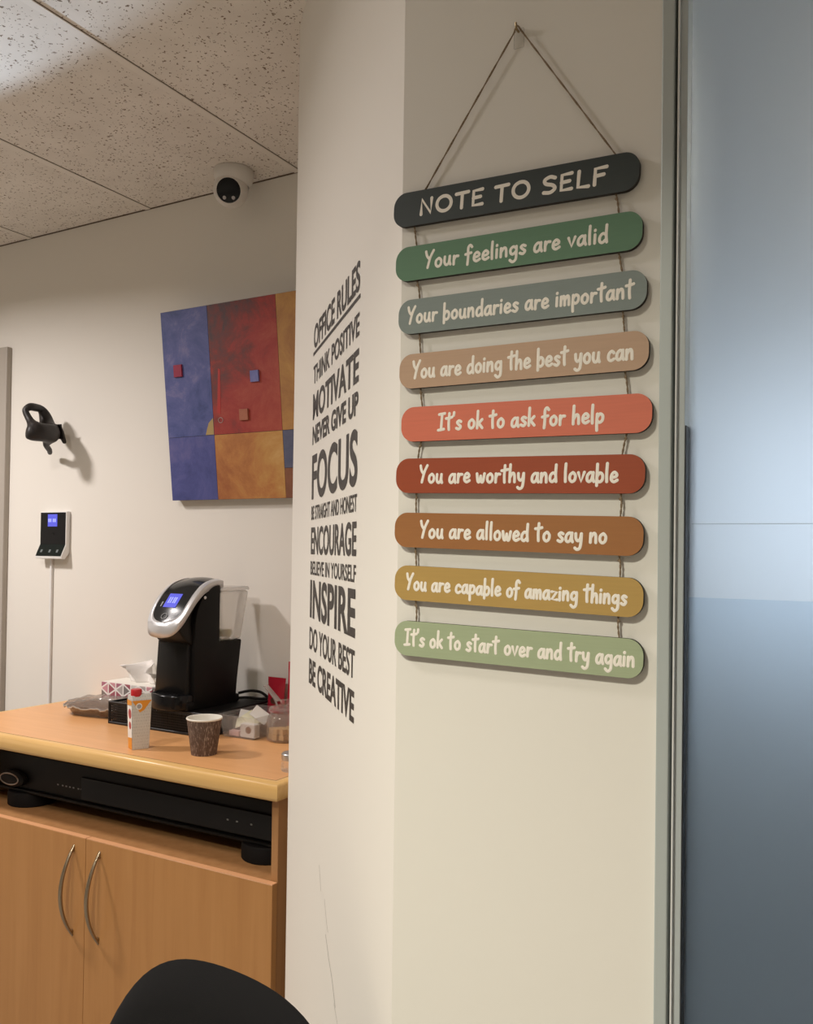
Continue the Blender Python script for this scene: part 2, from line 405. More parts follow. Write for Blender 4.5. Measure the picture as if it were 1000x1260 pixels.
# ------------------------------------------------------------------ coffee drawer, coffee maker
drw = thing('pod_drawer', 'black wire mesh pod drawer under the coffee maker', 'drawer', (-1.86, 1.985, TZ))
DX0, DX1, DY0, DY1, DH = -2.06, -1.674, 1.843, 2.125, .066
m_wire = mat('black_wire', (.012, .012, .013), .4, .2)
b = NB(); box(b, DX0+.075, DX1, DY0+.002, DY1, TZ+DH-.006, TZ+DH, .002); obj('top_plate', b, m_blk, drw)
b = NB()
for x0, x1, y0, y1 in ((DX0, DX1, DY0, DY0+.006), (DX0, DX1, DY1-.006, DY1), (DX0, DX0+.006, DY0, DY1), (DX1-.006, DX1, DY0, DY1)):
    box(b, x0, x1, y0, y1, TZ, TZ+.007, .0015, 1); box(b, x0, x1, y0, y1, TZ+DH-.007, TZ+DH, .0015, 1)
for x in (DX0, DX1-.006):
    for y in (DY0, DY1-.006): box(b, x, x+.006, y, y+.006, TZ, TZ+DH, .0015, 1)
obj('frame', b, m_wire, drw)
b = NB(); box(b, DX0+.006, DX1-.006, DY0+.006, DY1-.006, TZ+.001, TZ+.004); obj('bottom_plate', b, m_blk, drw)
def wires(x0, x1, y0, y1, axis):
    b = NB(); st = .0075
    if axis == 'x':
        k = int((x1-x0)/st)
        for i in range(k): x = x0+st*(i+.5); box(b, x-.0011, x+.0011, y0, y0+.0015, TZ+.006, TZ+DH-.006)
        for i in range(1, 8): z = TZ+.006+i*st*.93; box(b, x0, x1, y0+.0005, y0+.002, z-.0011, z+.0011)
    else:
        k = int((y1-y0)/st)
        for i in range(k): y = y0+st*(i+.5); box(b, x0, x0+.0015, y-.0011, y+.0011, TZ+.006, TZ+DH-.006)
        for i in range(1, 8): z = TZ+.006+i*st*.93; box(b, x0+.0005, x0+.002, y0, y1, z-.0011, z+.0011)
    return b
obj('mesh_panel', wires(DX0+.006, DX1-.006, DY0+.002, 0, 'x'), m_wire, drw); obj('mesh_panel', wires(DX0+.002, 0, DY0+.006, DY1-.006, 'y'), m_wire, drw); obj('mesh_panel', wires(DX1-.004, 0, DY0+.006, DY1-.006, 'y'), m_wire, drw)
b = NB(); box(b, DX0+.08, DX1-.008, DY0+.008, DY0+.02, TZ+.006, TZ+.052, .002)
obj('drawer_front', b, m_blk, drw)

KZ = TZ+DH
kc = thing('coffee_maker', 'black single serve coffee maker with silver hood, blue screen and clear side tank', 'coffee maker', (-1.81, 1.96, KZ))
m_silver = mat('satin_silver_plastic', (.66, .66, .67), .30, .45)
KX0, KX1 = -1.878, -1.741
# base and drip tray
b = NB(); box(b, KX0, KX1, 1.84, 2.06, KZ, KZ+.024, .006); obj('base', b, m_blk, kc, smooth=True)
b = NB(); cx = (KX0+KX1)/2-.004; pts = []
for i in range(25):
    a = math.pi + math.pi*i/24; pts.append((cx+.068*math.cos(a), 1.853+.048*math.sin(a), KZ+.002))
pts += [(cx+.068, 1.875, KZ+.002), (cx-.068, 1.875, KZ+.002)]
prism(b, pts, (0, 0, .044), .007, seg=3); dt = obj('drip_tray', b, m_blk_gloss, kc, smooth=True)
b = NB()
for i in range(9):
    x = cx-.048+i*.012; box(b, x-.002, x+.002, 1.82, 1.87, KZ+.046, KZ+.0475, .0005, 1)
obj('tray_grille', b, m_blk, dt)
# column (front panel leans back a little towards the top)
b = NB(); prism(b, [(KX0+.004, 1.842, KZ+.02), (KX0+.004, 1.856, 1.215), (KX0+.004, 1.93, 1.30), (KX0+.004, 1.962, 1.30), (KX0+.004, 1.962, KZ+.01), (KX0+.004, 1.85, KZ+.01)], (.118, 0, 0), .006)
obj('column', b, m_blk_semi, kc, smooth=True)
# right side panel with rounded shoulder
pr = [(1.866, KZ), (1.864, 1.10), (1.864, 1.20)]
for i in range(13):
    a = R(180-90*i/12); pr.append((1.960+.096*math.cos(a), 1.222+.122*math.sin(a)))
pr += [(1.966, 1.343), (1.966, 1.18), (2.058, 1.18), (2.040, KZ)]
b = NB(); prism(b, [(KX1-.020, y, z) for y, z in pr], (.021, 0, 0), .003); obj('side_panel', b, m_blk, kc, smooth=True)
b = NB(); prism(b, [(KX0+.0, y, z) for y, z in pr], (.012, 0, 0), .003); obj('side_panel', b, m_blk, kc, smooth=True)
b = NB(); lathe(b, [(0, .003), (.004, .002), (.005, 0)], (KX1+.0005, 1.902, 1.31), 16, 'X'); obj('badge', b, m_silver, kc, 'small shiny round badge', smooth=True)
# hood: silver rim, dark glossy face, black underside
HP = [(1.985, 1.364, .064), (1.965, 1.3665, .066), (1.935, 1.363, .068), (1.90, 1.351, .070), (1.868, 1.327, .071), (1.842, 1.298, .070), (1.822, 1.270, .066), (1.806, 1.248, .056), (1.797, 1.235, .038), (1.794, 1.230, .012)]
HP2 = smoothpath([Vector(p) for p in HP], 5)
hx = (KX0+KX1)/2
def hood_pt(p, s, d=0.):                        # s in -1..1 across, crowned section
    return Vector((hx + p.z*s, p.x, p.y - .010*s*s - d))
NH = len(HP2)
inner = lambda i: max(0., HP2[i].z - .014) if i < NH-18 else max(0., (HP2[i].z-.014)*math.sqrt(max(0., 1-((i-(NH-18))/8.5)**2)))
b = NB(); rows = []
for i, p in enumerate(HP2):
    k = inner(i)/p.z; ss = [-1, -(1+k)/2, -k] ; row = []
    row.append(b.verts.new(hood_pt(p, -1, .020)))
    row += [b.verts.new(hood_pt(p, s, -.0015*(1 if s in (-1,) else 1))) for s in ss]
    row += [b.verts.new(hood_pt(p, -s, -.0015)) for s in reversed(ss)]
    row.append(b.verts.new(hood_pt(p, 1, .020)))
    rows.append((row, k))
for (A, ka), (B, kb) in zip(rows, rows[1:]):
    for j in range(7):
        if j == 3 and (ka > .02 or kb > .02): continue
        try: b.faces.new((A[j], A[j+1], B[j+1], B[j]))
        except Exception: pass
A = rows[-1][0]; b.faces.new((A[0], A[1], A[2], A[3], A[4], A[5], A[6], A[7]))
bmesh.ops.remove_doubles(b, verts=b.verts, dist=.00015); bmesh.ops.recalc_face_normals(b, faces=b.faces)
hood = obj('hood_rim', b, m_silver, kc, 'silver rim around the hood', smooth=True)
sm = hood.modifiers.new('thickness', 'SOLIDIFY'); sm.thickness = .002; sm.offset = -1
b = NB(); rows = []
for i, p in enumerate(HP2):
    k = inner(i)/p.z
    rows.append([b.verts.new(hood_pt(p, s*k, .0006)) for s in (-1, -.5, 0, .5, 1)])
for A, B in zip(rows, rows[1:]):
    for j in range(4): b.faces.new((A[j], A[j+1], B[j+1], B[j]))
bmesh.ops.remove_doubles(b, verts=b.verts, dist=.0001); bmesh.ops.recalc_face_normals(b, faces=b.faces)
face = obj('control_face', b, mat('dark_glass_face', (.012, .014, .016), .14), kc, 'dark glossy control face', smooth=True)
def on_face(t, s, off):
    i = t*(len(HP2)-1); a = int(i); f = i-a; p = HP2[a].lerp(HP2[min(a+1, len(HP2)-1)], f)
    d = (HP2[min(a+1, len(HP2)-1)]-HP2[a]).normalized(); nrm = Vector((0, d.y, -d.x)); nrm = nrm if nrm.z > 0 else -nrm
    return Vector((hx+s, p.x, p.y-.010*(s/p.z)**2)) + nrm*off
m_screen = mat('blue_lcd', (.02, .02, .05), .2, emit=(.10, .11, .75), estr=1.0)
m_screen_l = mat('blue_lcd_bright', (.05, .05, .1), .2, emit=(.35, .38, 1.0), estr=1.2)
b = NB(); quad(b, on_face(.47, -.024, .0012), on_face(.47, .024, .0012), on_face(.61, .024, .0012), on_face(.61, -.024, .0012))
scr = obj('screen', b, m_screen, face, 'lit blue screen')
for s0 in (-.014, -.006, .003, .010):
    b = NB(); quad(b, on_face(.51, s0, .0016), on_face(.51, s0+.005, .0016), on_face(.57, s0+.005, .0016), on_face(.57, s0, .0016))
    obj('digit', b, m_screen_l, face, 'pale lit digit')
m_icon = mat('pale_icon', (.35, .36, .37), .5)
b = NB(); pts = [on_face(.72+.035*math.sin(a), .010*math.cos(a), .0014) for a in [i*2*math.pi/20 for i in range(20)]]
tube(b, pts, .0009, 6, True)
obj('button', b, m_icon, face, 'round control button outline')
b = NB(); s = -.036; quad(b, on_face(.55, s, .0012), on_face(.55, s+.004, .0012), on_face(.60, s+.004, .0012), on_face(.60, s, .0012)); obj('side_icon', b, m_icon, face)
b = NB()
up_ = [(p.x, p.y-.012) for p in HP2[::2]]
low = [(1.818, 1.222), (1.836, 1.196), (1.858, 1.178), (1.90, 1.172), (1.963, 1.20)]
prism(b, [(hx-.060, y, z) for y, z in up_[:-1]+low], (.120, 0, 0), .004)
for vv in b.verts:
    k = max(0., min(1., (vv.co.y-1.795)/.06)); vv.co.x = hx + (vv.co.x-hx)*(.45+.55*math.sqrt(k))
obj('brew_head', b, m_blk_semi, kc, smooth=True)
# rear tank: black holder below, clear tank above
def taper(bm, lo, hi, bev=0.):
    (a0, a1, c0, c1, z0), (b0, b1, d0, d1, z1) = lo, hi
    vs = [bm.verts.new(p) for p in ((a0, c0, z0), (a1, c0, z0), (a1, c1, z0), (a0, c1, z0), (b0, d0, z1), (b1, d0, z1), (b1, d1, z1), (b0, d1, z1))]
    n0 = set(bm.faces)
    for f in ((3, 2, 1, 0), (4, 5, 6, 7), (0, 1, 5, 4), (1, 2, 6, 5), (2, 3, 7, 6), (3, 0, 4, 7)): bm.faces.new([vs[i] for i in f])
    if bev: bmesh.ops.bevel(bm, geom=list({e for v_ in vs for e in v_.link_edges}), offset=bev, segments=3, profile=.5, affect='EDGES')
b = NB(); taper(b, (KX0+.01, KX1-.004, 1.98, 2.045, KZ+.002), (KX0+.01, KX1+.001, 1.972, 2.066, 1.180), .006); obj('tank_holder', b, m_blk, kc, smooth=True)
m_clear = mat('clear_plastic', (.86, .84, .81), .10, trans=.6, ior=1.35)
m_clear.node_tree.nodes['Principled BSDF'].inputs['Alpha'].default_value = .8
b = NB(); taper(b, (KX1-.075, KX1-.001, 1.978, 2.066, 1.1805), (KX1-.078, KX1+.004, 1.968, 2.094, 1.326), .010); tk = obj('water_tank', b, m_clear, kc, 'clear plastic water tank', smooth=True)
b = NB(); taper(b, (KX1-.079, KX1+.005, 1.966, 2.096, 1.3265), (KX1-.077, KX1+.003, 1.970, 2.092, 1.338), .004); obj('tank_lid', b, m_clear, tk, smooth=True)
b = NB(); box(b, KX1-.06, KX1-.014, 2.008, 2.035, 1.190, 1.212, .006); obj('filter_float', b, mat('yellowish_float', (.50, .47, .20), .5), tk, 'small yellow float')
cord = NB(); tube(cord, smoothpath([(-1.76, 2.075, KZ+.02), (-1.735, 2.10, KZ+.026), (-1.71, 2.118, KZ+.022), (-1.690, 2.128, KZ+.008), (-1.684, 2.130, KZ+.0045)], 8), .0042, 10)
tube(cord, smoothpath([(-1.765, 2.055, KZ+.006), (-1.73, 2.075, KZ+.010), (-1.705, 2.095, KZ+.006), (-1.690, 2.11, KZ+.0045), (-1.682, 2.118, KZ+.0045)], 8), .004, 10)
obj('power_cord', cord, m_blk, kc, smooth=True)

# ------------------------------------------------------------------ things on the worktop
# paper cup
cup = thing('paper_cup', 'brown ripple patterned paper coffee cup with white rim near the front edge', 'cup', (-1.5535, 1.703, TZ))
c = (-1.5535, 1.703, TZ)
m_sleeve = mat('brown_printed_paper', (.11, .065, .045), .6)
v = coords(m_sleeve, (1, 1, .22)); nz = noise(m_sleeve, v, 330, 3, .6)
setcol(m_sleeve, ramp(m_sleeve, nz.outputs[0], [(.45, (.085, .048, .034)), (.56, (.13, .085, .062)), (.66, (.30, .22, .17))]))
m_paper = mat('white_paper', (.82, .79, .72), .55)
b = NB(); lathe(b, [(0, .003), (.0305, .003), (.0312, 0), (.0320, .0005), (.0435, .087), (.0432, .0885)], c, 48); obj('sleeve', b, m_sleeve, cup, 'brown outer wall with fine vertical pattern', smooth=True)
b = NB(); lathe(b, [(.0432, .0882), (.0452, .0895), (.0457, .0918), (.0445, .0935), (.0425, .0925), (.0305, .008), (0, .0075)], c, 48); obj('rim', b, m_paper, cup, 'white rim and inside', smooth=True)

# drink carton
car = thing('drink_carton', 'small orange and silver drink carton with a red cap near the front edge', 'carton', (-1.7385, 1.660, TZ))
rz = R(64); Mx = Matrix.Translation((-1.7385, 1.660, TZ)) @ Matrix.Rotation(rz, 4, 'Z')
cw, cdp, ch = .0255, .0190, .128
m_foil = mat('printed_silver_carton', (.56, .54, .50), .35, .15)
v = coords(m_foil, (1, 1, 1)); 
brk = nodes(m_foil)[0].new('ShaderNodeTexBrick'); brk.inputs['Scale'].default_value = 1; brk.inputs['Brick Width'].default_value = .0042; brk.inputs['Row Height'].default_value = .0078
brk.inputs['Mortar Size'].default_value = .0016; brk.offset = .37; brk.inputs['Color1'].default_value = (.44, .42, .39, 1); brk.inputs['Color2'].default_value = (.20, .18, .17, 1); brk.inputs['Mortar'].default_value = (.62, .60, .56, 1)
mp = nodes(m_foil)[0].new('ShaderNodeCombineXYZ'); sx = nodes(m_foil)[0].new('ShaderNodeSeparateXYZ'); L_ = nodes(m_foil)[1]
L_.new(v, sx.inputs[0]); L_.new(math_n(m_foil, 'ADD', sx.outputs[0], sx.outputs[1]), mp.inputs[0]); L_.new(sx.outputs[2], mp.inputs[1]); L_.new(mp.outputs[0], brk.inputs['Vector'])
nz = noise(m_foil, v, 300, 3); setcol(m_foil, mix(m_foil, ramp(m_foil, nz.outputs[0], [(.35, (0, 0, 0)), (.65, (1, 1, 1))]), brk.outputs['Color'], (.58, .56, .52)))
m_or = mat('orange_print', (.72, .27, .02), .4); m_whp = mat('white_print', (.82, .80, .76), .4); m_redp = mat('dark_red_print', (.38, .03, .05), .4)
m_cap = mat('red_cap', (.50, .015, .02), .35)
b = NB()
v8 = [(-cw, -cdp, 0), (cw, -cdp, 0), (cw, cdp, 0), (-cw, cdp, 0)]
lo = [b.verts.new(Mx@Vector((x*.86, y*.86, 0))) for x, y, z in v8]; md = [b.verts.new(Mx@Vector((x*1.02, y*1.02, ch))) for x, y, z in v8]
tp = [b.verts.new(Mx@Vector(p)) for p in ((-cw, -cdp*.72, ch+.010), (cw, -cdp*.72, ch+.016), (cw, cdp, ch+.017), (-cw, cdp, ch+.011))]
b.faces.new(lo[::-1]); b.faces.new(tp)
for i in range(4):
    j = (i+1) % 4; b.faces.new((lo[i], lo[j], md[j], md[i])); b.faces.new((md[i], md[j], tp[j], tp[i]))
bmesh.ops.bevel(b, geom=list(b.edges), offset=.0012, segments=2, profile=.5, affect='EDGES')
bd = obj('body', b, m_foil, car)
def fr(u, z, off=.0006):   # point on the front face; u -1..1
    k = .86+.16*z/ch; return Mx@Vector((u*cw*k*.97, -cdp*k-off, z))
def lf(u, z, off=.0006):
    k = .86+.16*z/ch; return Mx@Vector((-cw*k-off, u*cdp*k*.97, z))
b = NB()
f = b.faces.new([b.verts.new(fr(*p)) for p in ((-1, .127), (-.2, .096), (.25, .102), (1, .127))])
obj('orange_panel', b, m_or, car, 'orange printed area'); b = NB()
f = b.faces.new([b.verts.new(lf(*p)) for p in ((1, .001), (-1, .001), (-1, .032), (1, .028))])
obj('orange_panel', b, m_or, car, 'orange printed area'); b = NB()
f = b.faces.new([b.verts.new(lf(*p)) for p in ((1, .112), (-1, .116), (-1, .127), (1, .127))])
obj('orange_panel', b, m_or, car, 'orange printed area')
b = NB(); b.faces.new([b.verts.new(lf(*p)) for p in ((1, .028), (-1, .032), (-1, .112), (1, .112))])
def disc(bm, cx_, cz_, r_, fn, off, n=20, sx_=1.):
    bm.faces.new([bm.verts.new(fn(cx_+sx_*r_*math.cos(2*math.pi*i/n), cz_+r_*math.sin(2*math.pi*i/n), off)) for i in range(n)])
obj('white_panel', b, m_whp, car, 'white printed area'); b = NB()
disc(b, -.3, .112, .0085, fr, .0009, 20, 38)
obj('white_panel', b, m_whp, car, 'white printed area')
b = NB(); disc(b, -.15, .092, .013, lf, .0009, 20, 52); obj('fruit_print', b, m_redp, car, 'dark red round print'); b = NB(); disc(b, -.15, .062, .010, lf, .0009, 20, 52)
obj('fruit_print', b, m_redp, car, 'dark red round print')
b = NB(); disc(b, -.3, .112, .006, fr, .0012, 20, 38); obj('seal_print', b, mat('grey_print', (.35, .33, .32), .5), car, 'grey round emblem')
b = NB(); cc = Mx@Vector((-cw+.0155, -.003, ch+.0085))
lathe(b, [(0, 0), (.0135, 0), (.0140, .004), (.0140, .017), (.0128, .0185), (0, .0185)], cc, 28); obj('cap', b, m_cap, car, 'red screw cap', smooth=True)

# clamshell pack of baked snack
pk = thing('snack_pack', 'clear plastic clamshell pack with brown baked snack left of the black mesh drawer', 'food pack', (-2.185, 1.942, TZ))
Mp = Matrix.Translation((-2.185, 1.942, TZ)) @ Matrix.Rotation(R(8), 4, 'Z')
def oval(rx, ry, z, n=40, p=3.2, wob=0., ph=0.):
    out = []
    for i in range(n):
        a = 2*math.pi*i/n; ca, sa = math.cos(a), math.sin(a)
        w_ = 1+wob*math.sin(9*a+ph)
        out.append(Mp@Vector((rx*w_*math.copysign(abs(ca)**(2/p), ca), ry*w_*math.copysign(abs(sa)**(2/p), sa), z+wob*.1*math.sin(7*a+ph))))
    return out
def loft(bm, rings, cap0=True, cap1=True):
    V = [[bm.verts.new(p) for p in r_] for r_ in rings]
    for A, B in zip(V, V[1:]):
        for i in range(len(A)): j = (i+1) % len(A); bm.faces.new((A[i], A[j], B[j], B[i]))
    if cap0: bm.faces.new(V[0][::-1])
    if cap1: bm.faces.new(V[-1])
    bmesh.ops.recalc_face_normals(bm, faces=bm.faces)
m_snack = mat('baked_brown_snack', (.24, .105, .035), .55)
v = coords(m_snack); nz = noise(m_snack, v, 60, 4); setcol(m_snack, ramp(m_snack, nz.outputs[0], [(.35, (.15, .06, .02)), (.65, (.36, .17, .065))]))
b = NB(); loft(b, [oval(.094, .060, .001), oval(.102, .066, .010, wob=.02), oval(.106, .069, .026, wob=.03, ph=1), oval(.08, .05, .032)]); obj('snack', b, m_snack, pk, 'brown baked snack', smooth=True)
m_film = mat('smoky_clear_film', (.36, .33, .30), .12, trans=.5, ior=1.5)
m_film.node_tree.nodes['Principled BSDF'].inputs['Alpha'].default_value = .62
b = NB(); loft(b, [oval(.120, .080, .0275, wob=.015), oval(.122, .082, .030, wob=.02), oval(.112, .074, .040, wob=.02, ph=2), oval(.085, .056, .049, wob=.02), oval(.05, .03, .052)], False); obj('lid', b, m_film, pk, 'clear domed plastic lid', smooth=True)
b = NB(); loft(b, [oval(.097, .063, .0006), oval(.110, .072, .020, wob=.012), oval(.122, .082, .027, wob=.018), oval(.119, .079, .0272, wob=.018), oval(.108, .070, .0205, wob=.012), oval(.0955, .0615, .0008)], False, False)
obj('tray', b, m_film, pk, 'clear crinkled plastic tray', smooth=True)
b = NB(); q = []
for i, p in enumerate(oval(.123, .083, .0285, 120)):
    q.append(p + Vector((0, 0, .0028*math.sin(i*.9)+.0015*math.sin(i*2.3))))
tube(b, q, .0024, 7, True); obj('crimped_rim', b, mat('shiny_crimped_plastic', (.55, .50, .44), .12, .6), pk, 'shiny crimped rim', smooth=True)

# tissue box
tb = thing('tissue_box', 'tissue box with pink, red and grey triangle print behind the snack pack', 'tissue box', (-2.185, 2.082, TZ))
m_tbx = mat('triangle_print_card', (.8, .7, .7), .55)
n_, l_, b_ = nodes(m_tbx)
v = coords(m_tbx); sx = n_.new('ShaderNodeSeparateXYZ'); l_.new(v, sx.inputs[0])
X_ = math_n(m_tbx, 'MULTIPLY', math_n(m_tbx, 'ADD', sx.outputs[0], sx.outputs[1]), 1/.034); Z_ = math_n(m_tbx, 'MULTIPLY', sx.outputs[2], 1/.040)
A_ = X_; B_ = math_n(m_tbx, 'ADD', math_n(m_tbx, 'MULTIPLY', X_, .5), Z_); C_ = math_n(m_tbx, 'SUBTRACT', Z_, math_n(m_tbx, 'MULTIPLY', X_, .5))
def frl(s): return math_n(m_tbx, 'FRACT', s)
lines = None
for s in (A_, B_, C_):
    f_ = frl(s); d_ = math_n(m_tbx, 'MINIMUM', f_, math_n(m_tbx, 'SUBTRACT', 1, f_)); k_ = math_n(m_tbx, 'LESS_THAN', d_, .075)
    lines = k_ if lines is None else math_n(m_tbx, 'MAXIMUM', lines, k_)
cmb = n_.new('ShaderNodeCombineXYZ')
for k, s in enumerate((A_, B_, C_)): l_.new(math_n(m_tbx, 'FLOOR', s), cmb.inputs[k])
wn = n_.new('ShaderNodeTexWhiteNoise'); wn.noise_dimensions = '3D'; l_.new(cmb.outputs[0], wn.inputs['Vector'])
pal = ramp(m_tbx, wn.outputs['Value'], [(0, (.36, .10, .13)), (.2, (.45, .40, .38)), (.4, (.62, .30, .34)), (.6, (.22, .19, .18)), (.75, (.42, .16, .22)), (.88, (.66, .62, .58))], True)
setcol(m_tbx, mix(m_tbx, lines, pal, (.85, .80, .77)))
b = NB(); box(b, -2.302, -2.072, 2.030, 2.137, TZ, TZ+.080, .001, 1); obj('box', b, m_tbx, tb)
m_tis = mat('white_tissue', (.84, .80, .76), .8)
b = NB(); box(b, -2.300, -2.074, 2.032, 2.135, TZ+.0802, TZ+.0812); lathe(b, [(0, .0006), (.04, .0006), (.042, 0)], (-2.17, 2.082, TZ+.0812), 24); obj('top_card', b, m_paper, tb, 'white top card')
b = NB(); rows = []
for i in range(13):
    t = i/12; row = []
    for j in range(17):
        s = j/16*2-1
        x = -2.168 + s*.086*(.70+.36*t-.12*t*t) ; y = 2.082 + (.020*math.sin(s*5+1.5*t)+.012*math.sin(9*s+4*t))*(.5+t)*.9
        z = TZ+.081 + .074*t*(1-.34*abs(s)**2.2+.08*math.sin(5*s+1)) - .02*t*t*(1+s)*.3
        if t > .8: y += (t-.8)*.12*math.cos(3*s)
        row.append(b.verts.new((x, y, z)))
    rows.append(row)
for A, B in zip(rows, rows[1:]):
    for j in range(16): b.faces.new((A[j], A[j+1], B[j+1], B[j]))
o = obj('tissue', b, m_tis, tb, 'crumpled white tissue sheet', smooth=True)
m_ = o.modifiers.new('thickness', 'SOLIDIFY'); m_.thickness = .0012

# clear bin with paper sachets
bn = thing('clear_bin', 'open clear plastic bin holding pale sachets right of the coffee maker', 'bin', (-1.655, 2.012, TZ))
m_bin = mat('clear_bin_plastic', (.60, .57, .55), .12, trans=.6, ior=1.25)
m_bin.node_tree.nodes['Principled BSDF'].inputs['Alpha'].default_value = .33
BX0, BX1, BY0, BY1, BH = -1.652, -1.552, 1.892, 2.045, .060
BX0, BX1 = -1.655, -1.548
b = NB()
def ring(dx, z): return [(BX0-dx, BY0-dx, TZ+z), (BX1+dx, BY0-dx, TZ+z), (BX1+dx, BY1+dx, TZ+z), (BX0-dx, BY1+dx, TZ+z)]
loft(b, [[Vector(p) for p in r_] for r_ in (ring(0, .0005), ring(.010, BH), ring(.015, BH+.001), ring(.015, BH+.003), ring(.009, BH+.003), ring(-.002, .003))], True, True)
obj('shell', b, m_bin, bn)
b = NB(); box(b, BX0-.006, BX1+.006, 1.975, 1.977, TZ+.003, TZ+.05); obj('divider', b, m_bin, bn)
m_sach = [mat('cream_sachet', (.80, .76, .56), .6), mat('white_sachet', (.83, .80, .77), .6), mat('pink_sachet', (.78, .52, .50), .6)]
lab = ['cream paper sachet at the front of the clear bin, leaning on the others', 'cream paper sachet in the clear bin, laid across the pile', 'white paper sachet sticking up at the right of the clear bin', 'white paper sachet upright at the back left of the clear bin', 'cream paper sachet lying flat at the bottom of the clear bin']
for k, (x, y, z, rx, ry, rz_, mi) in enumerate([(-1.618, 1.935, .040, 38, -20, 15, 0), (-1.594, 1.938, .048, 30, 28, -10, 0), (-1.574, 1.952, .058, 48, 35, 25, 1), (-1.63, 1.962, .046, 70, 5, 10, 1), (-1.605, 1.945, .014, 4, 6, -30, 0)]):
    M = Matrix.Translation((x, y, TZ+z)) @ Matrix.Rotation(R(rz_), 4, 'Z') @ Matrix.Rotation(R(ry), 4, 'Y') @ Matrix.Rotation(R(rx), 4, 'X')
    b = NB(); box(b, -.026, .026, -.018, .018, -.0012, .0012, .0008, 1); 
    for e in b.verts:
        if abs(e.co.x) < .023 and abs(e.co.y) < .016: e.co.z *= 1.6
    bmesh.ops.transform(b, matrix=M, verts=b.verts)
    tag(obj('sachet', b, m_sach[mi], origin=(x, y, TZ+z)), lab[k], 'sachet', 'paper sachets in the clear bin')
bx = thing('sachet_box', 'small white and pink printed sachet box at the front right of the clear bin', 'box', (-1.573, 1.912, TZ+.004))
b = NB(); box(b, -1.600, -1.549, 1.897, 1.919, TZ+.004, TZ+.041, .001, 1); obj('card', b, m_sach[1], bx)
b = NB(); lathe(b, [(0, 0), (.010, 0), (.010, .0004)], (-1.571, 1.8966, TZ+.025), 24, 'Y'); obj('emblem', b, mat('brown_print', (.30, .14, .07), .5), bx, 'round brown emblem')
b = NB(); box(b, -1.64, -1.605, 1.897, 1.915, TZ+.004, TZ+.018, .001, 1); tag(obj('sachet_box', b, m_sach[2], origin=(-1.622, 1.906, TZ+.004)), 'low pink sachet box at the front left of the clear bin', 'box')

# glass jar of brown sugar cubes
jr = thing('glass_jar', 'clear glass jar of brown sugar cubes right of the clear bin', 'jar', (-1.482, 1.945, TZ))
m_gl = mat('clear_glass', (.93, .92, .90), .03, trans=.92, ior=1.3)
m_gl.node_tree.nodes['Principled BSDF'].inputs['Alpha'].default_value = .42
jc = (-1.482, 1.945, TZ)
b = NB(); lathe(b, [(0, .0005), (.046, .0005), (.050, .004), (.050, .058), (.046, .068), (.041, .072), (.041, .078), (.0385, .078), (.0385, .072), (.0435, .066), (.0475, .057), (.0475, .006), (.045, .004), (0, .004)], jc, 40); obj('body', b, m_gl, jr, smooth=True)
b = NB(); lathe(b, [(0, .079), (.043, .079), (.0445, .081), (.0445, .087), (.040, .092), (.016, .096), (.012, .100), (.015, .106), (.012, .111), (0, .112)], jc, 40); obj('lid', b, m_gl, jr, smooth=True)
m_sug = mat('brown_sugar', (.50, .30, .13), .8)
v = coords(m_sug); nz = noise(m_sug, v, 700, 2); setcol(m_sug, ramp(m_sug, nz.outputs[0], [(.3, (.40, .23, .09)), (.7, (.58, .37, .18))]))
cubeb = NB(); box(cubeb, -.0085, .0085, -.0085, .0085, 0, .015, .0012, 2); me = bpy.data.meshes.new('sugar_cube'); cubeb.to_mesh(me); cubeb.free(); me.materials.append(m_sug)
k = 0
for lev in range(2):
    for (px_, py_) in ((-.028, -.020), (-.008, -.028), (.013, -.026), (.030, -.010), (-.030, .004), (-.009, -.006), (.011, -.004), (-.020, .026), (.002, .020), (.024, .016)):
        if lev == 1 and k % 3 == 2 and py_ > 0: k += 1; continue
        o = bpy.data.objects.new('sugar_cube', me); COL.objects.link(o)
        o.location = (jc[0]+px_*.95+random.uniform(-.001, .001), jc[1]+py_*.95, TZ+.0045+lev*.0156); o.rotation_euler = (0, 0, random.uniform(-.25, .25))
        tag(o, 'brown sugar cube piled inside the clear glass jar', 'sugar cube', 'sugar cubes in the glass jar'); k += 1

# small jar peeking out beside the angled wall
j2 = thing('metal_lid_jar', 'small jar with patterned silver lid at the right front corner of the worktop', 'jar', (-1.262, 1.690, TZ))
j2c = (-1.262, 1.690, TZ)
b = NB(); lathe(b, [(0, .0005), (.027, .0005), (.029, .003), (.029, .022), (.026, .026), (0, .026)], j2c, 32); obj('body', b, m_gl, j2, smooth=True)
b = NB(); lathe(b, [(.0, .0265), (.0275, .0265), (.028, .028), (.028, .040), (.026, .042), (0, .0425)], j2c, 32); obj('lid', b, mat('silver_lid', (.55, .56, .57), .3, .9), j2, 'silver metal lid', smooth=True)
b = NB(); lathe(b, [(.0, .0426), (.006, .0426), (.004, .048), (.008, .054), (.007, .060), (0, .062)], j2c, 20); obj('knob', b, mat('white_ceramic', (.8, .78, .75), .2), j2, 'pale round knob', smooth=True)

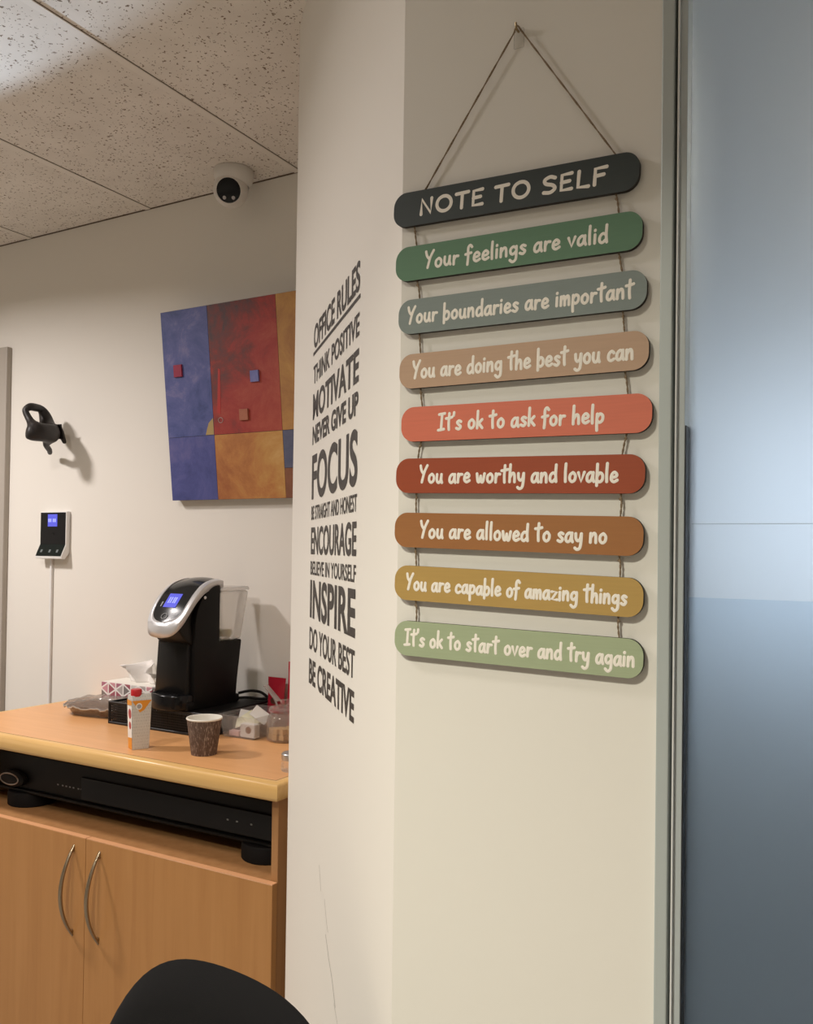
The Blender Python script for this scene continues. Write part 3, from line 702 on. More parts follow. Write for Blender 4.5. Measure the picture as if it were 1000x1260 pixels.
# red snack packets by the wall
def packet(name, x, y, z, w, h, d, lean, mats_, label, rzz=0):
    t = thing(name, label, 'snack packet', (x, y, z))
    M = Matrix.Translation((x, y, z)) @ Matrix.Rotation(R(rzz), 4, 'Z') @ Matrix.Rotation(R(lean), 4, 'X')
    b = NB(); N = 12; rows_f, rows_b = [], []
    for i in range(N+1):
        tz = i/N; bulge = math.sin(math.pi*min(1, max(0, (tz-.06)/.88)))**.6 if .06 < tz < .94 else 0
        rf, rb = [], []
        for jx in range(9):
            s = jx/8*2-1; bl = d*bulge*(1-s*s)**.5 + .0006; wv = .0015*math.sin(11*s+5*tz)*bulge
            rf.append(b.verts.new(M@Vector((s*w/2*(1-.06*bulge), -bl-wv, tz*h)))); rb.append(b.verts.new(M@Vector((s*w/2*(1-.06*bulge), bl, tz*h))))
        rows_f.append(rf); rows_b.append(rb)
    for A, B in zip(rows_f, rows_f[1:]):
        for jx in range(8): b.faces.new((A[jx], A[jx+1], B[jx+1], B[jx]))
    for A, B in zip(rows_b, rows_b[1:]):
        for jx in range(8): b.faces.new((A[jx+1], A[jx], B[jx], B[jx+1]))
    for A, B in ((rows_f, rows_b),):
        for i in range(N):
            b.faces.new((A[i][0], A[i+1][0], B[i+1][0], B[i][0])); b.faces.new((A[i+1][8], A[i][8], B[i][8], B[i+1][8]))
        b.faces.new(A[0][::1]+B[0][::-1]); b.faces.new(A[N][::-1]+B[N][::1])
    obj('wrapper', b, mats_[0], t, smooth=True)
    b = NB(); pts = []
    for i in range(20):
        a = 2*math.pi*i/20; pts.append(b.verts.new(M@Vector((.012*math.cos(a), -d*1.04-.0012, h*.5+.010*math.sin(a)))))
    b.faces.new(pts); obj('print', b, mats_[1], t, 'printed oval on the front')
m_rw = mat('red_foil', (.46, .02, .04), .25, .1); m_rw2 = mat('bright_red_wrap', (.60, .025, .05), .3); m_drk = mat('dark_print', (.10, .03, .02), .5); m_pk = mat('pink_print', (.78, .40, .42), .5)
packet('snack_packet', -1.646, 2.108, TZ, .066, .138, .009, -4, (m_rw, m_drk), 'dark red foil snack packet standing behind the clear bin', 0)
packet('snack_packet', -1.562, 2.098, TZ, .072, .190, .013, -5, (m_rw2, m_pk), 'tall bright red snack packet against the wall behind the glass jar', 4)
b = NB(); Mc = Matrix.Translation((-1.628, 2.072, TZ+.098)) @ Matrix.Rotation(R(5), 4, 'Z') @ Matrix.Rotation(R(42), 4, 'Y')
box(b, -.032, .032, -.012, .012, -.002, .002, .0015, 2); bmesh.ops.transform(b, matrix=Mc, verts=b.verts)
cl = thing('plastic_scoop', 'shiny clear plastic scoop standing between the clear bin and the dark red packet', 'scoop', (-1.60, 2.072, TZ))
obj('blade', b, m_clear, cl)
b = NB(); tube(b, smoothpath([(-1.632, 2.072, TZ+.100), (-1.612, 2.072, TZ+.070), (-1.602, 2.072, TZ+.035), (-1.596, 2.072, TZ+.002)], 6), .0032, 8); obj('handle', b, m_clear, cl, smooth=True)

# ------------------------------------------------------------------ painting
PH, PLEAN = .600, math.atan2(.0682, .597)
pbl = Vector((-2.0775, BW-.032, 1.6045)); pv = Vector((0, -math.sin(PLEAN), math.cos(PLEAN))); pn = Vector((0, -math.cos(PLEAN), -math.sin(PLEAN)))
def PP(u, v_, off=0.): return pbl + Vector((u, 0, 0)) + pv*v_ + pn*off
PW = .656
ptg = thing('abstract_painting', 'unframed abstract canvas of blue, red and ochre blocks leaning out from the back wall', 'painting', (pbl.x+PW/2, BW, pbl.z))
def paint(name, stops, sc=7, det=9, g=(0, 0, 0)):
    m = mat(name, stops[0][1], .5); v = coords(m); a = noise(m, v, sc, det, .72, .5)
    sx = nodes(m)[0].new('ShaderNodeSeparateXYZ'); nodes(m)[1].new(v, sx.inputs[0])
    f = math_n(m, 'ADD', math_n(m, 'MULTIPLY', sx.outputs[0], g[0]), math_n(m, 'MULTIPLY', sx.outputs[2], g[1]))
    setcol(m, ramp(m, math_n(m, 'ADD', math_n(m, 'ADD', a.outputs[0], f), g[2]), stops)); c2 = noise(m, v, 45, 5, .6, 1.5); bump(m, c2.outputs[0], .35, .0015); return m
m_blue = paint('blue_paint', [(.30, (.030, .045, .14)), (.46, (.065, .085, .25)), (.58, (.10, .115, .31)), (.74, (.24, .21, .38))])
m_blue2 = paint('deep_blue_paint', [(.30, (.035, .045, .17)), (.5, (.075, .085, .27)), (.75, (.17, .15, .34))], 6)
m_red = paint('red_paint', [(.34, (.085, .045, .05)), (.46, (.20, .035, .03)), (.56, (.33, .035, .028)), (.74, (.40, .075, .045))], 7, 9, (.9, -.55, .25))
m_och = paint('ochre_paint', [(.30, (.27, .11, .035)), (.47, (.40, .19, .06)), (.6, (.48, .25, .07)), (.75, (.60, .36, .12))], 6)
m_orp = paint('orange_ochre_paint', [(.30, (.33, .11, .035)), (.47, (.46, .19, .055)), (.6, (.52, .27, .075)), (.75, (.60, .36, .13))], 7, 9, (.6, .5, -.05))
m_bg = paint('blue_grey_paint', [(.35, (.06, .08, .15)), (.65, (.12, .12, .19))])
m_br = paint('rust_paint', [(.35, (.16, .06, .03)), (.65, (.26, .10, .05))])
m_cside = mat('canvas_side', (.06, .05, .06), .7)
b = NB()
vs = [PP(0, 0), PP(PW, 0), PP(PW, PH), PP(0, PH)]
prism(b, vs, -pn*.030); obj('canvas', b, m_cside, ptg, 'dark wrapped canvas edge')
cu, rv = [0, .195, .461, PW], [0, .202, PH]
def block(name, u0, u1, v0, v1, m, label):
    b = NB(); prism(b, [PP(u0+.0006, v0+.0006), PP(u1-.0006, v0+.0006), PP(u1-.0006, v1-.0006), PP(u0+.0006, v1-.0006)], pn*.0012); obj(name, b, m, ptg, label)
block('colour_block', cu[0], cu[1], rv[1], rv[2], m_blue, 'tall blue block'); block('colour_block', cu[1], cu[2], rv[1], rv[2], m_red, 'tall red block'); block('colour_block', cu[2], cu[3], rv[1], rv[2], m_och, 'tall ochre block')
block('colour_block', cu[0], cu[1], rv[0], rv[1], m_blue2, 'low blue block'); block('colour_block', cu[1], cu[2], rv[0], rv[1], m_orp, 'low orange block')
block('colour_block', cu[2], cu[3], .09, rv[1], m_bg, 'blue grey block'); block('colour_block', cu[2], cu[3], 0, .09, m_br, 'rust block')
def chip(u, v_, w, h, m, label):
    b = NB(); prism(b, [PP(u, v_, .0012), PP(u+w, v_, .0012), PP(u+w, v_+h, .0012), PP(u, v_+h, .0012)], pn*.006, .0008); obj('raised_square', b, m, ptg, label)
chip(.046, .392, .034, .038, paint('crimson_chip', [(.4, (.24, .012, .05)), (.6, (.32, .02, .06))]), 'raised crimson square')
chip(.354, .352, .032, .034, paint('periwinkle_chip', [(.4, (.14, .16, .40)), (.6, (.20, .21, .46))]), 'raised blue square')
chip(.304, .240, .033, .034, paint('terracotta_chip', [(.4, (.34, .11, .065)), (.6, (.44, .16, .09))]), 'raised terracotta square')
b = NB(); prism(b, [PP(.213, .27, .0012), PP(.226, .265, .0012), PP(.234, .40, .0012), PP(.226, .405, .0012)], pn*.0006); obj('brush_stroke', b, mat('scarlet_stroke', (.45, .035, .03), .5), ptg, 'scarlet brush stroke')
b = NB(); tube(b, [PP(.225+.009*math.cos(a), .246+.008*math.sin(a), .0018) for a in [i*2*math.pi/20 for i in range(20)]], .0012, 6, True); obj('ring_mark', b, mat('pale_ring', (.45, .32, .30), .5), ptg, 'small pale ring')
b = NB(); prism(b, [PP(.160, .2035, .0012), PP(.194, .2035, .0012), PP(.194, .255, .0012), PP(.175, .24, .0012)], pn*.0005); obj('corner_patch', b, mat('yellow_patch', (.42, .30, .12), .5), ptg, 'muted yellow corner patch')

# ------------------------------------------------------------------ attendance terminal
m_key = mat('key_print', (.16, .18, .18), .4)
tc = thing('time_clock', 'black and white time clock with a blue screen on the wall beside the door', 'time clock', (-2.685, BW, 1.415))
m_wpl = mat('white_plastic', (.78, .77, .75), .35)
TX0, TX1 = -2.741, -2.602
prf = [(BW-.001, 1.576), (BW-.014, 1.576), (BW-.018, 1.573), (BW-.018, 1.457), (BW-.038, 1.414), (BW-.036, 1.407), (BW-.022, 1.405), (BW-.001, 1.430)]
b = NB(); prism(b, [(TX0, y, z) for y, z in prf], (TX1-TX0, 0, 0), .0015); obj('housing', b, m_wpl, tc, 'white plastic housing', smooth=True)
b = NB(); box(b, TX0+.003, TX1-.004, BW-.0202, BW-.017, 1.4575, 1.5725, .0008, 1)
m_tcb = mat('black_terminal_face', (.006, .006, .007), .25, spec=.25)
fp = obj('front_panel', b, m_tcb, tc, 'glossy black front panel')
b = NB(); d_ = Vector((0, -.020, -.043)); n__ = Vector((0, -.043, .020)).normalized()
p0 = Vector((TX0+.003, BW-.018, 1.4575)) ; prism(b, [p0, p0+Vector((TX1-TX0-.007, 0, 0)), p0+Vector((TX1-TX0-.007, 0, 0))+d_*.97, p0+d_*.97], n__*.002)
kp = obj('key_panel', b, mat('dark_green_black', (.010, .015, .014), .25, spec=.3), tc, 'dark key panel')
for i, x in enumerate((.022, .066, .106)):
    b = NB(); q = p0 + Vector((x, 0, 0)) + d_*.62 + n__*.0024; w = Vector((.010, 0, 0)); h = d_.normalized()*.008
    quad(b, q-w*.5-h, q+w*.5-h, q+w*.5+h*.4, q-w*.5+h*.4)
    obj('key', b, m_key, kp, 'grey key symbol')
b = NB(); box(b, -2.698, -2.648, BW-.0208, BW-.0200, 1.522, 1.566); s_ = obj('screen', b, m_screen, fp, 'lit blue screen')
for x in (-2.695, -2.686, -2.671, -2.662):
    b = NB(); box(b, x, x+.007, BW-.0212, BW-.0207, 1.538, 1.550); obj('digit', b, m_screen_l, fp, 'pale lit digit')
b = NB(); lathe(b, [(0, -.0006), (.005, -.0006), (.005, 0)], (-2.667, BW-.0202, 1.497), 20, 'Y'); obj('sensor', b, m_blk, fp, smooth=True)
b = NB(); box(b, -2.697, -2.687, BW-.010, BW-.0005, .60, 1.412, .002); tag(obj('cable_cover', b, m_wpl, origin=(-2.697, BW, .6)), 'thin vertical cable cover running down the wall from the time clock', 'cable cover')

# ------------------------------------------------------------------ climbing figure on the wall
fig = bpy.data.meshes.new('wall_figurine')
J = [  # x, y, z, radius   (pelvis first)
    (-2.5789, 2.0450, 1.8436, 0.0286), (-2.5848, 2.0100, 1.8396, 0.0283), (-2.5946, 1.9850, 1.8370, 0.0307), (-2.6021, 1.9650, 1.8377, 0.0293), (-2.6079, 1.9550, 1.8396, 0.0203),
    (-2.6365, 1.9900, 1.8877, 0.0125), (-2.6566, 1.9850, 1.9221, 0.0125), (-2.6469, 2.0000, 1.9349, 0.0156), (-2.6647, 2.0600, 1.9365, 0.0145), (-2.6616, 2.0750, 1.9125, 0.0235),
    (-2.6455, 2.0700, 1.8762, 0.0275), (-2.6163, 2.0950, 1.8576, 0.0215), (-2.6192, 2.1150, 1.8399, 0.0096), (-2.6241, 2.1300, 1.8186, 0.0070),
    (-2.6265, 2.0500, 1.8068, 0.0110), (-2.6554, 2.0900, 1.7924, 0.0101), (-2.6783, 2.1100, 1.7839, 0.0086),
]
EE = [(0, 1), (1, 2), (2, 3), (3, 4), (2, 5), (5, 6), (6, 7), (7, 8), (8, 9), (9, 10), (10, 0), (0, 11), (11, 12), (12, 13), (0, 14), (14, 15), (15, 16)]
fig.from_pydata([Vector(j[:3])-Vector((-2.56, BW, 1.83)) for j in J], EE, [])
fo = bpy.data.objects.new('wall_figurine', fig); COL.objects.link(fo); fo.location = (-2.56, BW, 1.83)
sk = fo.modifiers.new('skin', 'SKIN')
for i, j in enumerate(J): fig.skin_vertices[0].data[i].radius = (j[3], j[3])
fig.skin_vertices[0].data[0].use_root = True
sk.use_smooth_shade = True
ss = fo.modifiers.new('sub', 'SUBSURF'); ss.levels = 2; ss.render_levels = 2
fig.materials.append(mat('dark_bronze_resin', (.018, .014, .013), .5))
tag(fo, 'small black climbing figure sculpture fixed to the wall above the time clock', 'sculpture')

# ------------------------------------------------------------------ security camera on the ceiling
sc = thing('security_camera', 'white dome security camera with a black lens face on the ceiling by the back wall', 'camera', (-1.785, 2.045, CE))
m_camw = mat('camera_white', (.74, .71, .67), .4)
b = NB(); lathe(b, [(0, 0), (.058, 0), (.060, -.003), (.060, -.020), (.057, -.032), (.050, -.046), (.046, -.050)], (-1.785, 2.045, CE-.0005), 44); obj('housing', b, m_camw, sc, smooth=True)
bc = Vector((-1.788, 2.036, CE-.062)); fn = Vector((.47, -.80, -.40)).normalized()
qr = fn.to_track_quat('Z', 'Y').to_matrix().to_4x4()
b = NB(); prof = [(.0525*math.sin(R(a)), .0525*math.cos(R(a))) for a in range(46, 180, 6)] + [(0, -.0525)]
lathe(b, [(0, .0525*math.cos(R(46))-.003), (.030, .0525*math.cos(R(46))-.003), (.0375, .0525*math.cos(R(46))+.001)] + prof, (0, 0, 0), 44)
bmesh.ops.transform(b, matrix=Matrix.Translation(bc) @ qr, verts=b.verts); obj('eyeball', b, m_camw, sc, smooth=True)
zf = .0525*math.cos(R(46))-.001
b = NB(); lathe(b, [(0, zf+.003), (.030, zf+.0025), (.0365, zf+.001), (.0372, zf-.002), (0, zf-.002)], (0, 0, 0), 40)
bmesh.ops.transform(b, matrix=Matrix.Translation(bc) @ qr, verts=b.verts); lf_ = obj('lens_face', b, m_blk_gloss, sc, 'black round lens face', smooth=True)
m_led = mat('grey_led', (.45, .43, .45), .3); ux = qr.to_3x3() @ Vector((1, 0, 0)); uy = qr.to_3x3() @ Vector((0, 1, 0))
if uy.z < 0: uy, ux = -uy, -ux
for s in (-1, 1):
    p = bc + fn*(zf+.0032) + ux*s*.0135 - uy*.021
    b = NB(); lathe(b, [(0, .0012), (.0045, .001), (.0055, 0)], (0, 0, 0), 16); bmesh.ops.transform(b, matrix=Matrix.Translation(p) @ qr, verts=b.verts)
    obj('infrared_led', b, m_led, lf_, 'pale round lamp', smooth=True)

# ------------------------------------------------------------------ wall lettering on the splayed face
m_vinyl = mat('charcoal_vinyl', (.040, .034, .030), .55)
dec = thing('wall_decal', 'charcoal vinyl lettering decal headed OFFICE RULES on the white angled wall', 'wall decal', tuple(face45(.463, 1.2)))
U0, U1 = .2600, .6680
LINES = [('OFFICE RULES', 1.8290, 1.8745, .026), ('THINK POSITIVE', 1.7625, 1.7975, .02), ('MOTIVATE', 1.6950, 1.7450, .028), ('NEVER GIVE UP', 1.6480, 1.6833, .035), ('FOCUS', 1.5440, 1.6290, .026),
         ('BE STRAIGHT AND HONEST', 1.5064, 1.5327, .016), ('ENCOURAGE', 1.4415, 1.4930, .026), ('BELIEVE IN YOURSELF', 1.4036, 1.4295, .016), ('INSPIRE', 1.3226, 1.3948, .030), ('DO YOUR BEST', 1.2638, 1.3061, .02), ('BE CREATIVE', 1.1998, 1.2472, .03)]
def text_mesh(body, bold):
    cu_ = bpy.data.curves.new('lettering', 'FONT'); cu_.body = body; cu_.size = 1; cu_.offset = bold; cu_.extrude = 0; cu_.resolution_u = 6; cu_.space_character = 1.02
    to = bpy.data.objects.new('lettering', cu_); COL.objects.link(to)
    dg = bpy.context.evaluated_depsgraph_get(); me = bpy.data.meshes.new_from_object(to.evaluated_get(dg))
    bpy.data.objects.remove(to); bpy.data.curves.remove(cu_)
    return me
for body, z0, z1, bold in LINES:
    me = text_mesh(body, bold); b = NB(); b.from_mesh(me); bpy.data.meshes.remove(me)
    xs = [q.co.x for q in b.verts]; ys = [q.co.y for q in b.verts]; x0, x1, y0, y1 = min(xs), max(xs), min(ys), max(ys)
    for q in b.verts:
        q.co = face45(U0+(q.co.x-x0)/(x1-x0)*(U1-U0), z0+(q.co.y-y0)/(y1-y0)*(z1-z0), .0006)
    bmesh.ops.recalc_face_normals(b, faces=b.faces)
    # one part per word: cut the line at its widest gaps
    spans = sorted((min((q.co-face45(0, 0)).dot(D45) for q in f.verts), max((q.co-face45(0, 0)).dot(D45) for q in f.verts)) for f in b.faces)
    gaps, reach = [], spans[0][1]
    for a_, c_ in spans:
        if a_ > reach: gaps.append((a_-reach, (a_+reach)/2))
        reach = max(reach, c_)
    cuts = sorted(g[1] for g in sorted(gaps, reverse=True)[:body.count(' ')])
    for i, word in enumerate(body.split(' ')):
        wb_ = b.copy(); lo_ = cuts[i-1] if i else -9; hi_ = cuts[i] if i < len(cuts) else 9
        bmesh.ops.delete(wb_, geom=[f for f in wb_.faces if not lo_ < (f.calc_center_median()-face45(0, 0)).dot(D45) < hi_], context='FACES')
        obj('word', wb_, m_vinyl, dec)
    b.free()
b = NB(); prism(b, [face45(U0-.005, 1.8185, .0002), face45(U1+.004, 1.8165, .0002), face45(U1+.004, 1.8225, .0002), face45(U0-.005, 1.8245, .0002)], N45*.0004); obj('underline', b, m_vinyl, dec)

# ------------------------------------------------------------------ hanging sign
def circ(cx_, cy_, rx, ry, a0=100, a1=460, n=12): return [(cx_+rx*math.cos(R(a0+(a1-a0)*i/n)), cy_+ry*math.sin(R(a0+(a1-a0)*i/n))) for i in range(n+1)]
G = {  # glyph: width, strokes (s = smoothed, p = polyline)
 'a': (.44, [('s', [(.34, .44), (.21, .50), (.07, .34), (.05, .10), (.15, .0), (.28, .12), (.35, .46)]), ('s', [(.36, .50), (.35, .20), (.40, .0)])]),
 'b': (.42, [('s', [(.07, .98), (.06, .5), (.05, -.20)]), ('s', [(.06, .30), (.20, .50), (.34, .38), (.33, .12), (.20, .0), (.06, .08)])]),
 'c': (.38, [('s', [(.34, .40), (.22, .50), (.08, .36), (.06, .12), (.18, .0), (.34, .08)])]),
 'd': (.44, [('s', [(.34, .42), (.20, .50), (.07, .34), (.06, .10), (.18, .0), (.32, .14)]), ('s', [(.37, .95), (.35, .4), (.38, .0)])]),
 'e': (.40, [('s', [(.06, .22), (.28, .28), (.33, .40), (.21, .52), (.08, .38), (.06, .12), (.19, .0), (.36, .09)])]),
 'f': (.34, [('s', [(.34, .86), (.24, .98), (.14, .82), (.14, .3), (.11, -.16)]), ('s', [(.0, .46), (.30, .52)])]),
 'g': (.44, [('s', [(.34, .42), (.20, .50), (.07, .36), (.08, .14), (.20, .07), (.34, .22)]), ('s', [(.36, .50), (.36, .10), (.33, -.25), (.18, -.38), (.04, -.26)])]),
 'h': (.42, [('s', [(.08, 1.0), (.06, .5), (.05, .0)]), ('s', [(.06, .24), (.20, .50), (.31, .42), (.33, .0)])]),
 'i': (.17, [('s', [(.07, .48), (.06, .0)]), ('s', [(.075, .70), (.08, .73)])]),
 'k': (.40, [('s', [(.08, 1.0), (.05, .0)]), ('p', [(.33, .50), (.08, .22)]), ('p', [(.14, .27), (.34, .0)])]),
 'l': (.19, [('s', [(.09, 1.0), (.07, .5), (.08, .0)])]),
 'm': (.56, [('s', [(.06, .5), (.05, .0)]), ('s', [(.05, .26), (.16, .50), (.24, .42), (.25, .0)]), ('s', [(.25, .26), (.37, .50), (.46, .42), (.47, .0)])]),
 'n': (.42, [('s', [(.06, .5), (.05, .0)]), ('s', [(.05, .24), (.20, .50), (.31, .42), (.33, .0)])]),
 'o': (.42, [('s', [(.22, .50), (.08, .38), (.06, .14), (.18, .0), (.32, .10), (.35, .34), (.24, .50), (.18, .48)])]),
 'p': (.41, [('s', [(.07, .50), (.05, .0), (.06, -.40)]), ('s', [(.06, .30), (.20, .50), (.34, .40), (.33, .16), (.20, .03), (.06, .12)])]),
 'r': (.33, [('s', [(.07, .50), (.06, .0)]), ('s', [(.06, .24), (.16, .46), (.30, .47)])]),
 's': (.36, [('s', [(.31, .44), (.19, .50), (.09, .40), (.18, .27), (.29, .15), (.19, .0), (.04, .06)])]),
 't': (.36, [('s', [(.19, .98), (.16, .4), (.18, .0)]), ('s', [(.0, .68), (.18, .70), (.36, .75)])]),
 'u': (.44, [('s', [(.07, .50), (.06, .16), (.16, .0), (.29, .12), (.34, .50)]), ('s', [(.34, .50), (.33, .2), (.38, .0)])]),
 'v': (.38, [('p', [(.03, .50), (.17, .0), (.34, .52)])]),
 'w': (.54, [('s', [(.04, .50), (.09, .08), (.18, .02), (.26, .36)]), ('s', [(.26, .36), (.30, .04), (.40, .04), (.48, .50)])]),
 'y': (.42, [('s', [(.06, .50), (.08, .22), (.18, .10), (.30, .22), (.35, .50)]), ('s', [(.36, .50), (.34, .0), (.28, -.30), (.14, -.38), (.03, -.30)])]),
 'z': (.40, [('p', [(.04, .47), (.34, .49), (.04, .02), (.36, .02)])]),
 'Y': (.46, [('s', [(.02, 1.0), (.08, .72), (.21, .52)]), ('s', [(.44, 1.02), (.26, .6), (.12, .0)])]),
 'I': (.42, [('s', [(.06, .95), (.40, 1.0)]), ('s', [(.24, .97), (.19, .02)]), ('s', [(.02, .0), (.36, .05)])]),
 "'": (.10, [('s', [(.05, 1.02), (.03, .84)])]),
 'N': (.62, [('p', [(.06, .0), (.08, 1.0), (.50, .02), (.53, 1.0)])]),
 'O': (.78, [('s', circ(.37, .5, .32, .50))]),
 'T': (.60, [('p', [(.02, .96), (.56, 1.0)]), ('p', [(.29, .97), (.27, .0)])]),
 'E': (.54, [('p', [(.46, 1.0), (.08, .96), (.06, .02), (.46, .03)]), ('p', [(.07, .50), (.38, .53)])]),
 'S': (.58, [('s', [(.50, .90), (.30, 1.0), (.09, .84), (.14, .60), (.40, .46), (.50, .24), (.32, .02), (.06, .06)])]),
 'L': (.52, [('p', [(.09, 1.0), (.06, .03), (.46, .0)])]),
 'F': (.52, [('p', [(.50, 1.0), (.08, .97), (.06, .0)]), ('p', [(.07, .52), (.40, .56)])]),
 ' ': (.30, []),
}
FY = SY-.0085                                # front plane of the planks
sign = thing('hanging_sign', 'wall hanging of nine coloured wooden planks on twine headed NOTE TO SELF', 'sign', (-.378, SY, 1.34))
m_core = mat('dark_laser_cut_edge', (.020, .015, .012), .7)
m_ink = mat('cream_lettering', (.90, .84, .75), .6)
PL = [  # left x,z  right x,z  text x0,x1  cap height  stroke  text  colour name colour
 (-.5317, 1.8538, -.2392, 1.8454, -.4965, -.2716, .0172, .00205, 'NOTE TO SELF', 'charcoal green', (.036, .046, .046)),
 (-.5280, 1.7888, -.2355, 1.7833, -.4889, -.2710, .0190, .00160, 'Your feelings are valid', 'leaf green', (.105, .215, .125)),
 (-.5233, 1.7257, -.2305, 1.7217, -.5114, -.2425, .0190, .00160, 'Your boundaries are important', 'grey blue', (.215, .255, .240)),
 (-.5211, 1.6612, -.2279, 1.6589, -.5037, -.2433, .0195, .00165, 'You are doing the best you can', 'tan', (.500, .330, .220)),
 (-.5175, 1.5989, -.2240, 1.5941, -.4699, -.2732, .0190, .00165, "It's ok to ask for help", 'coral', (.660, .170, .100)),
 (-.5237, 1.5389, -.2306, 1.5321, -.4925, -.2573, .0190, .00165, 'You are worthy and lovable', 'rust', (.330, .062, .020)),
 (-.5246, 1.4755, -.2317, 1.4681, -.4909, -.2688, .0190, .00165, 'You are allowed to say no', 'brown', (.350, .145, .045)),
 (-.5236, 1.4137, -.2312, 1.4054, -.5085, -.2469, .0180, .00160, 'You are capable of amazing things', 'mustard', (.470, .300, .090)),
 (-.5226, 1.3489, -.2306, 1.3432, -.5105, -.2391, .0185, .00160, "It's ok to start over and try again", 'sage green', (.370, .430, .270)),
]
NF = Vector((0, -1, 0)); HH, RAD = .0202, .0165
holes = []
for (xl, zl, xr, zr, t0, t1, cap, hw, txt, cname, colr) in PL:
    xl, xr, t0, t1 = xl-.0017, xr-.0017, t0-.0017, t1-.0017
    cx_, cz_ = (xl+xr)/2, (zl+zr)/2; ang = math.atan2(zr-zl, xr-xl); hl = math.hypot(xr-xl, zr-zl)/2
    def P3(u, w, y=FY, cx_=cx_, cz_=cz_, ang=ang): return Vector((cx_+u*math.cos(ang)-w*math.sin(ang), y, cz_+u*math.sin(ang)+w*math.cos(ang)))
    out = []
    for (ux_, uz_, a0) in ((hl-RAD, HH-RAD, 0), (-hl+RAD, HH-RAD, 90), (-hl+RAD, -HH+RAD, 180), (hl-RAD, -HH+RAD, 270)):
        for i in range(11): a = R(a0+90*i/10); out.append((ux_+RAD*math.cos(a), uz_+RAD*math.sin(a)))
    b = NB(); F = [b.verts.new(P3(*p)) for p in out]; F2 = [b.verts.new(P3(*p, FY+.0009)) for p in out]; Bk = [b.verts.new(P3(*p, FY+.0055)) for p in out]; N_ = len(out)
    f = b.faces.new(F); f.material_index = 0
    for A, B, mi in ((F, F2, 1), (F2, Bk, 1)):
        for i in range(N_): f = b.faces.new((A[i], B[i], B[(i+1) % N_], A[(i+1) % N_])); f.material_index = mi
    f = b.faces.new(Bk[::-1]); f.material_index = 1
    bmesh.ops.recalc_face_normals(b, faces=b.faces)
    mp_ = mat('plank_paint_'+cname.replace(' ', '_'), colr, .5)
    v = coords(mp_, (4, 1, 60)); nz = noise(mp_, v, 6, 3); d_ = tuple(c*.97 for c in colr); e_ = tuple(min(1, c*1.03) for c in colr)
    setcol(mp_, ramp(mp_, nz.outputs[0], [(.3, d_), (.7, e_)]))
    pk_ = obj('plank', b, [mp_, m_core], sign, '%s plank reading %s' % (cname, txt))
    # lettering
    pen = 0; strokes = []
    for ch_ in txt:
        w_, st = G[ch_]
        jit = random.uniform(-.02, .02)
        for kind, p in st:
            q = [(x+pen, y+jit) for x, y in p]
            strokes.append([(a.x, a.y) for a in smoothpath([Vector((x, y, 0)) for x, y in q], 6)] if kind == 's' and len(q) > 2 else q)
        pen += w_ + (.05 if txt.isupper() else .0) + (.06 if ch_ != ' ' else 0)
    if txt.isupper(): pass
    xs = [p[0] for s in strokes for p in s]; x0, x1 = min(xs), max(xs); sx_ = (t1-t0-2*hw)/(x1-x0)
    b = NB()
    for s in strokes:
        stroke(b, [((t0+hw-cx_)+(x-x0)*sx_, (y-.42)*cap if not txt.isupper() else (y-.5)*cap) for x, y in s], hw, lambda u, w: P3(u, w, FY-.0001), NF, .00014)
    obj('lettering', b, m_ink, pk_, 'cream hand lettering', smooth=True)
    holes.append((P3(-hl+.026, HH-.004, SY-.004), P3(-hl+.026, -HH+.004, SY-.004), P3(hl-.026, HH-.004, SY-.004), P3(hl-.026, -HH+.004, SY-.004)))
m_twine = mat('jute_twine', (.26, .19, .12), .9)
v = coords(m_twine); nz = noise(m_twine, v, 900, 2); setcol(m_twine, ramp(m_twine, nz.outputs[0], [(.35, (.16, .11, .065)), (.65, (.36, .27, .18))]))
def twine(pts, r_=.0007):
    b = NB(); P_ = smoothpath(pts, 10) if len(pts) > 2 else [Vector(pts[0]).lerp(Vector(pts[1]), i/24) for i in range(25)]
    for ph in (0, math.pi):
        q = []
        for i, p in enumerate(P_): a = ph + i*.9; q.append(p + Vector((math.cos(a)*r_*.8, math.sin(a)*r_*.8, 0)))
        tube(b, q, r_, 6)
    return b
hook = Vector((-.3788, SY-.007, 2.0330))
b = twine([Vector((-.4985, SY-.0035, 1.868)), hook + Vector((-.004, .002, -.004))])
obj('cord', b, m_twine, sign, smooth=True)
b = twine([hook + Vector((-.004, .002, -.004)), hook + Vector((0, 0, .0012)), hook + Vector((.004, .002, -.004))]); obj('cord_loop', b, m_twine, sign, smooth=True)
b = twine([hook + Vector((.004, .002, -.004)), Vector((-.2650, SY-.0035, 1.8645))]); obj('cord', b, m_twine, sign, smooth=True)
for A, B in zip(holes, holes[1:]):
    for side in (0, 2):
        a, c_ = A[side+1], B[side]; mid = (a+c_)/2
        b = twine([a, mid+Vector((random.uniform(-.0018, .0018), -.001, .001)), c_]); ck = obj('cord', b, m_twine, sign, smooth=True)
        b = NB(); kn = a.lerp(c_, .30); bmesh.ops.create_icosphere(b, subdivisions=2, radius=.0017, matrix=Matrix.Translation(kn)); obj('knot', b, m_twine, ck, smooth=True)
hk = thing('wall_hook', 'tiny clear adhesive hook holding up the twine of the hanging sign', 'hook', (-.3788, SY, 2.028))
b = NB(); box(b, -.3850, -.3726, SY-.0022, SY-.0001, 2.012, 2.034, .001, 2); obj('back_plate', b, m_gl, hk)
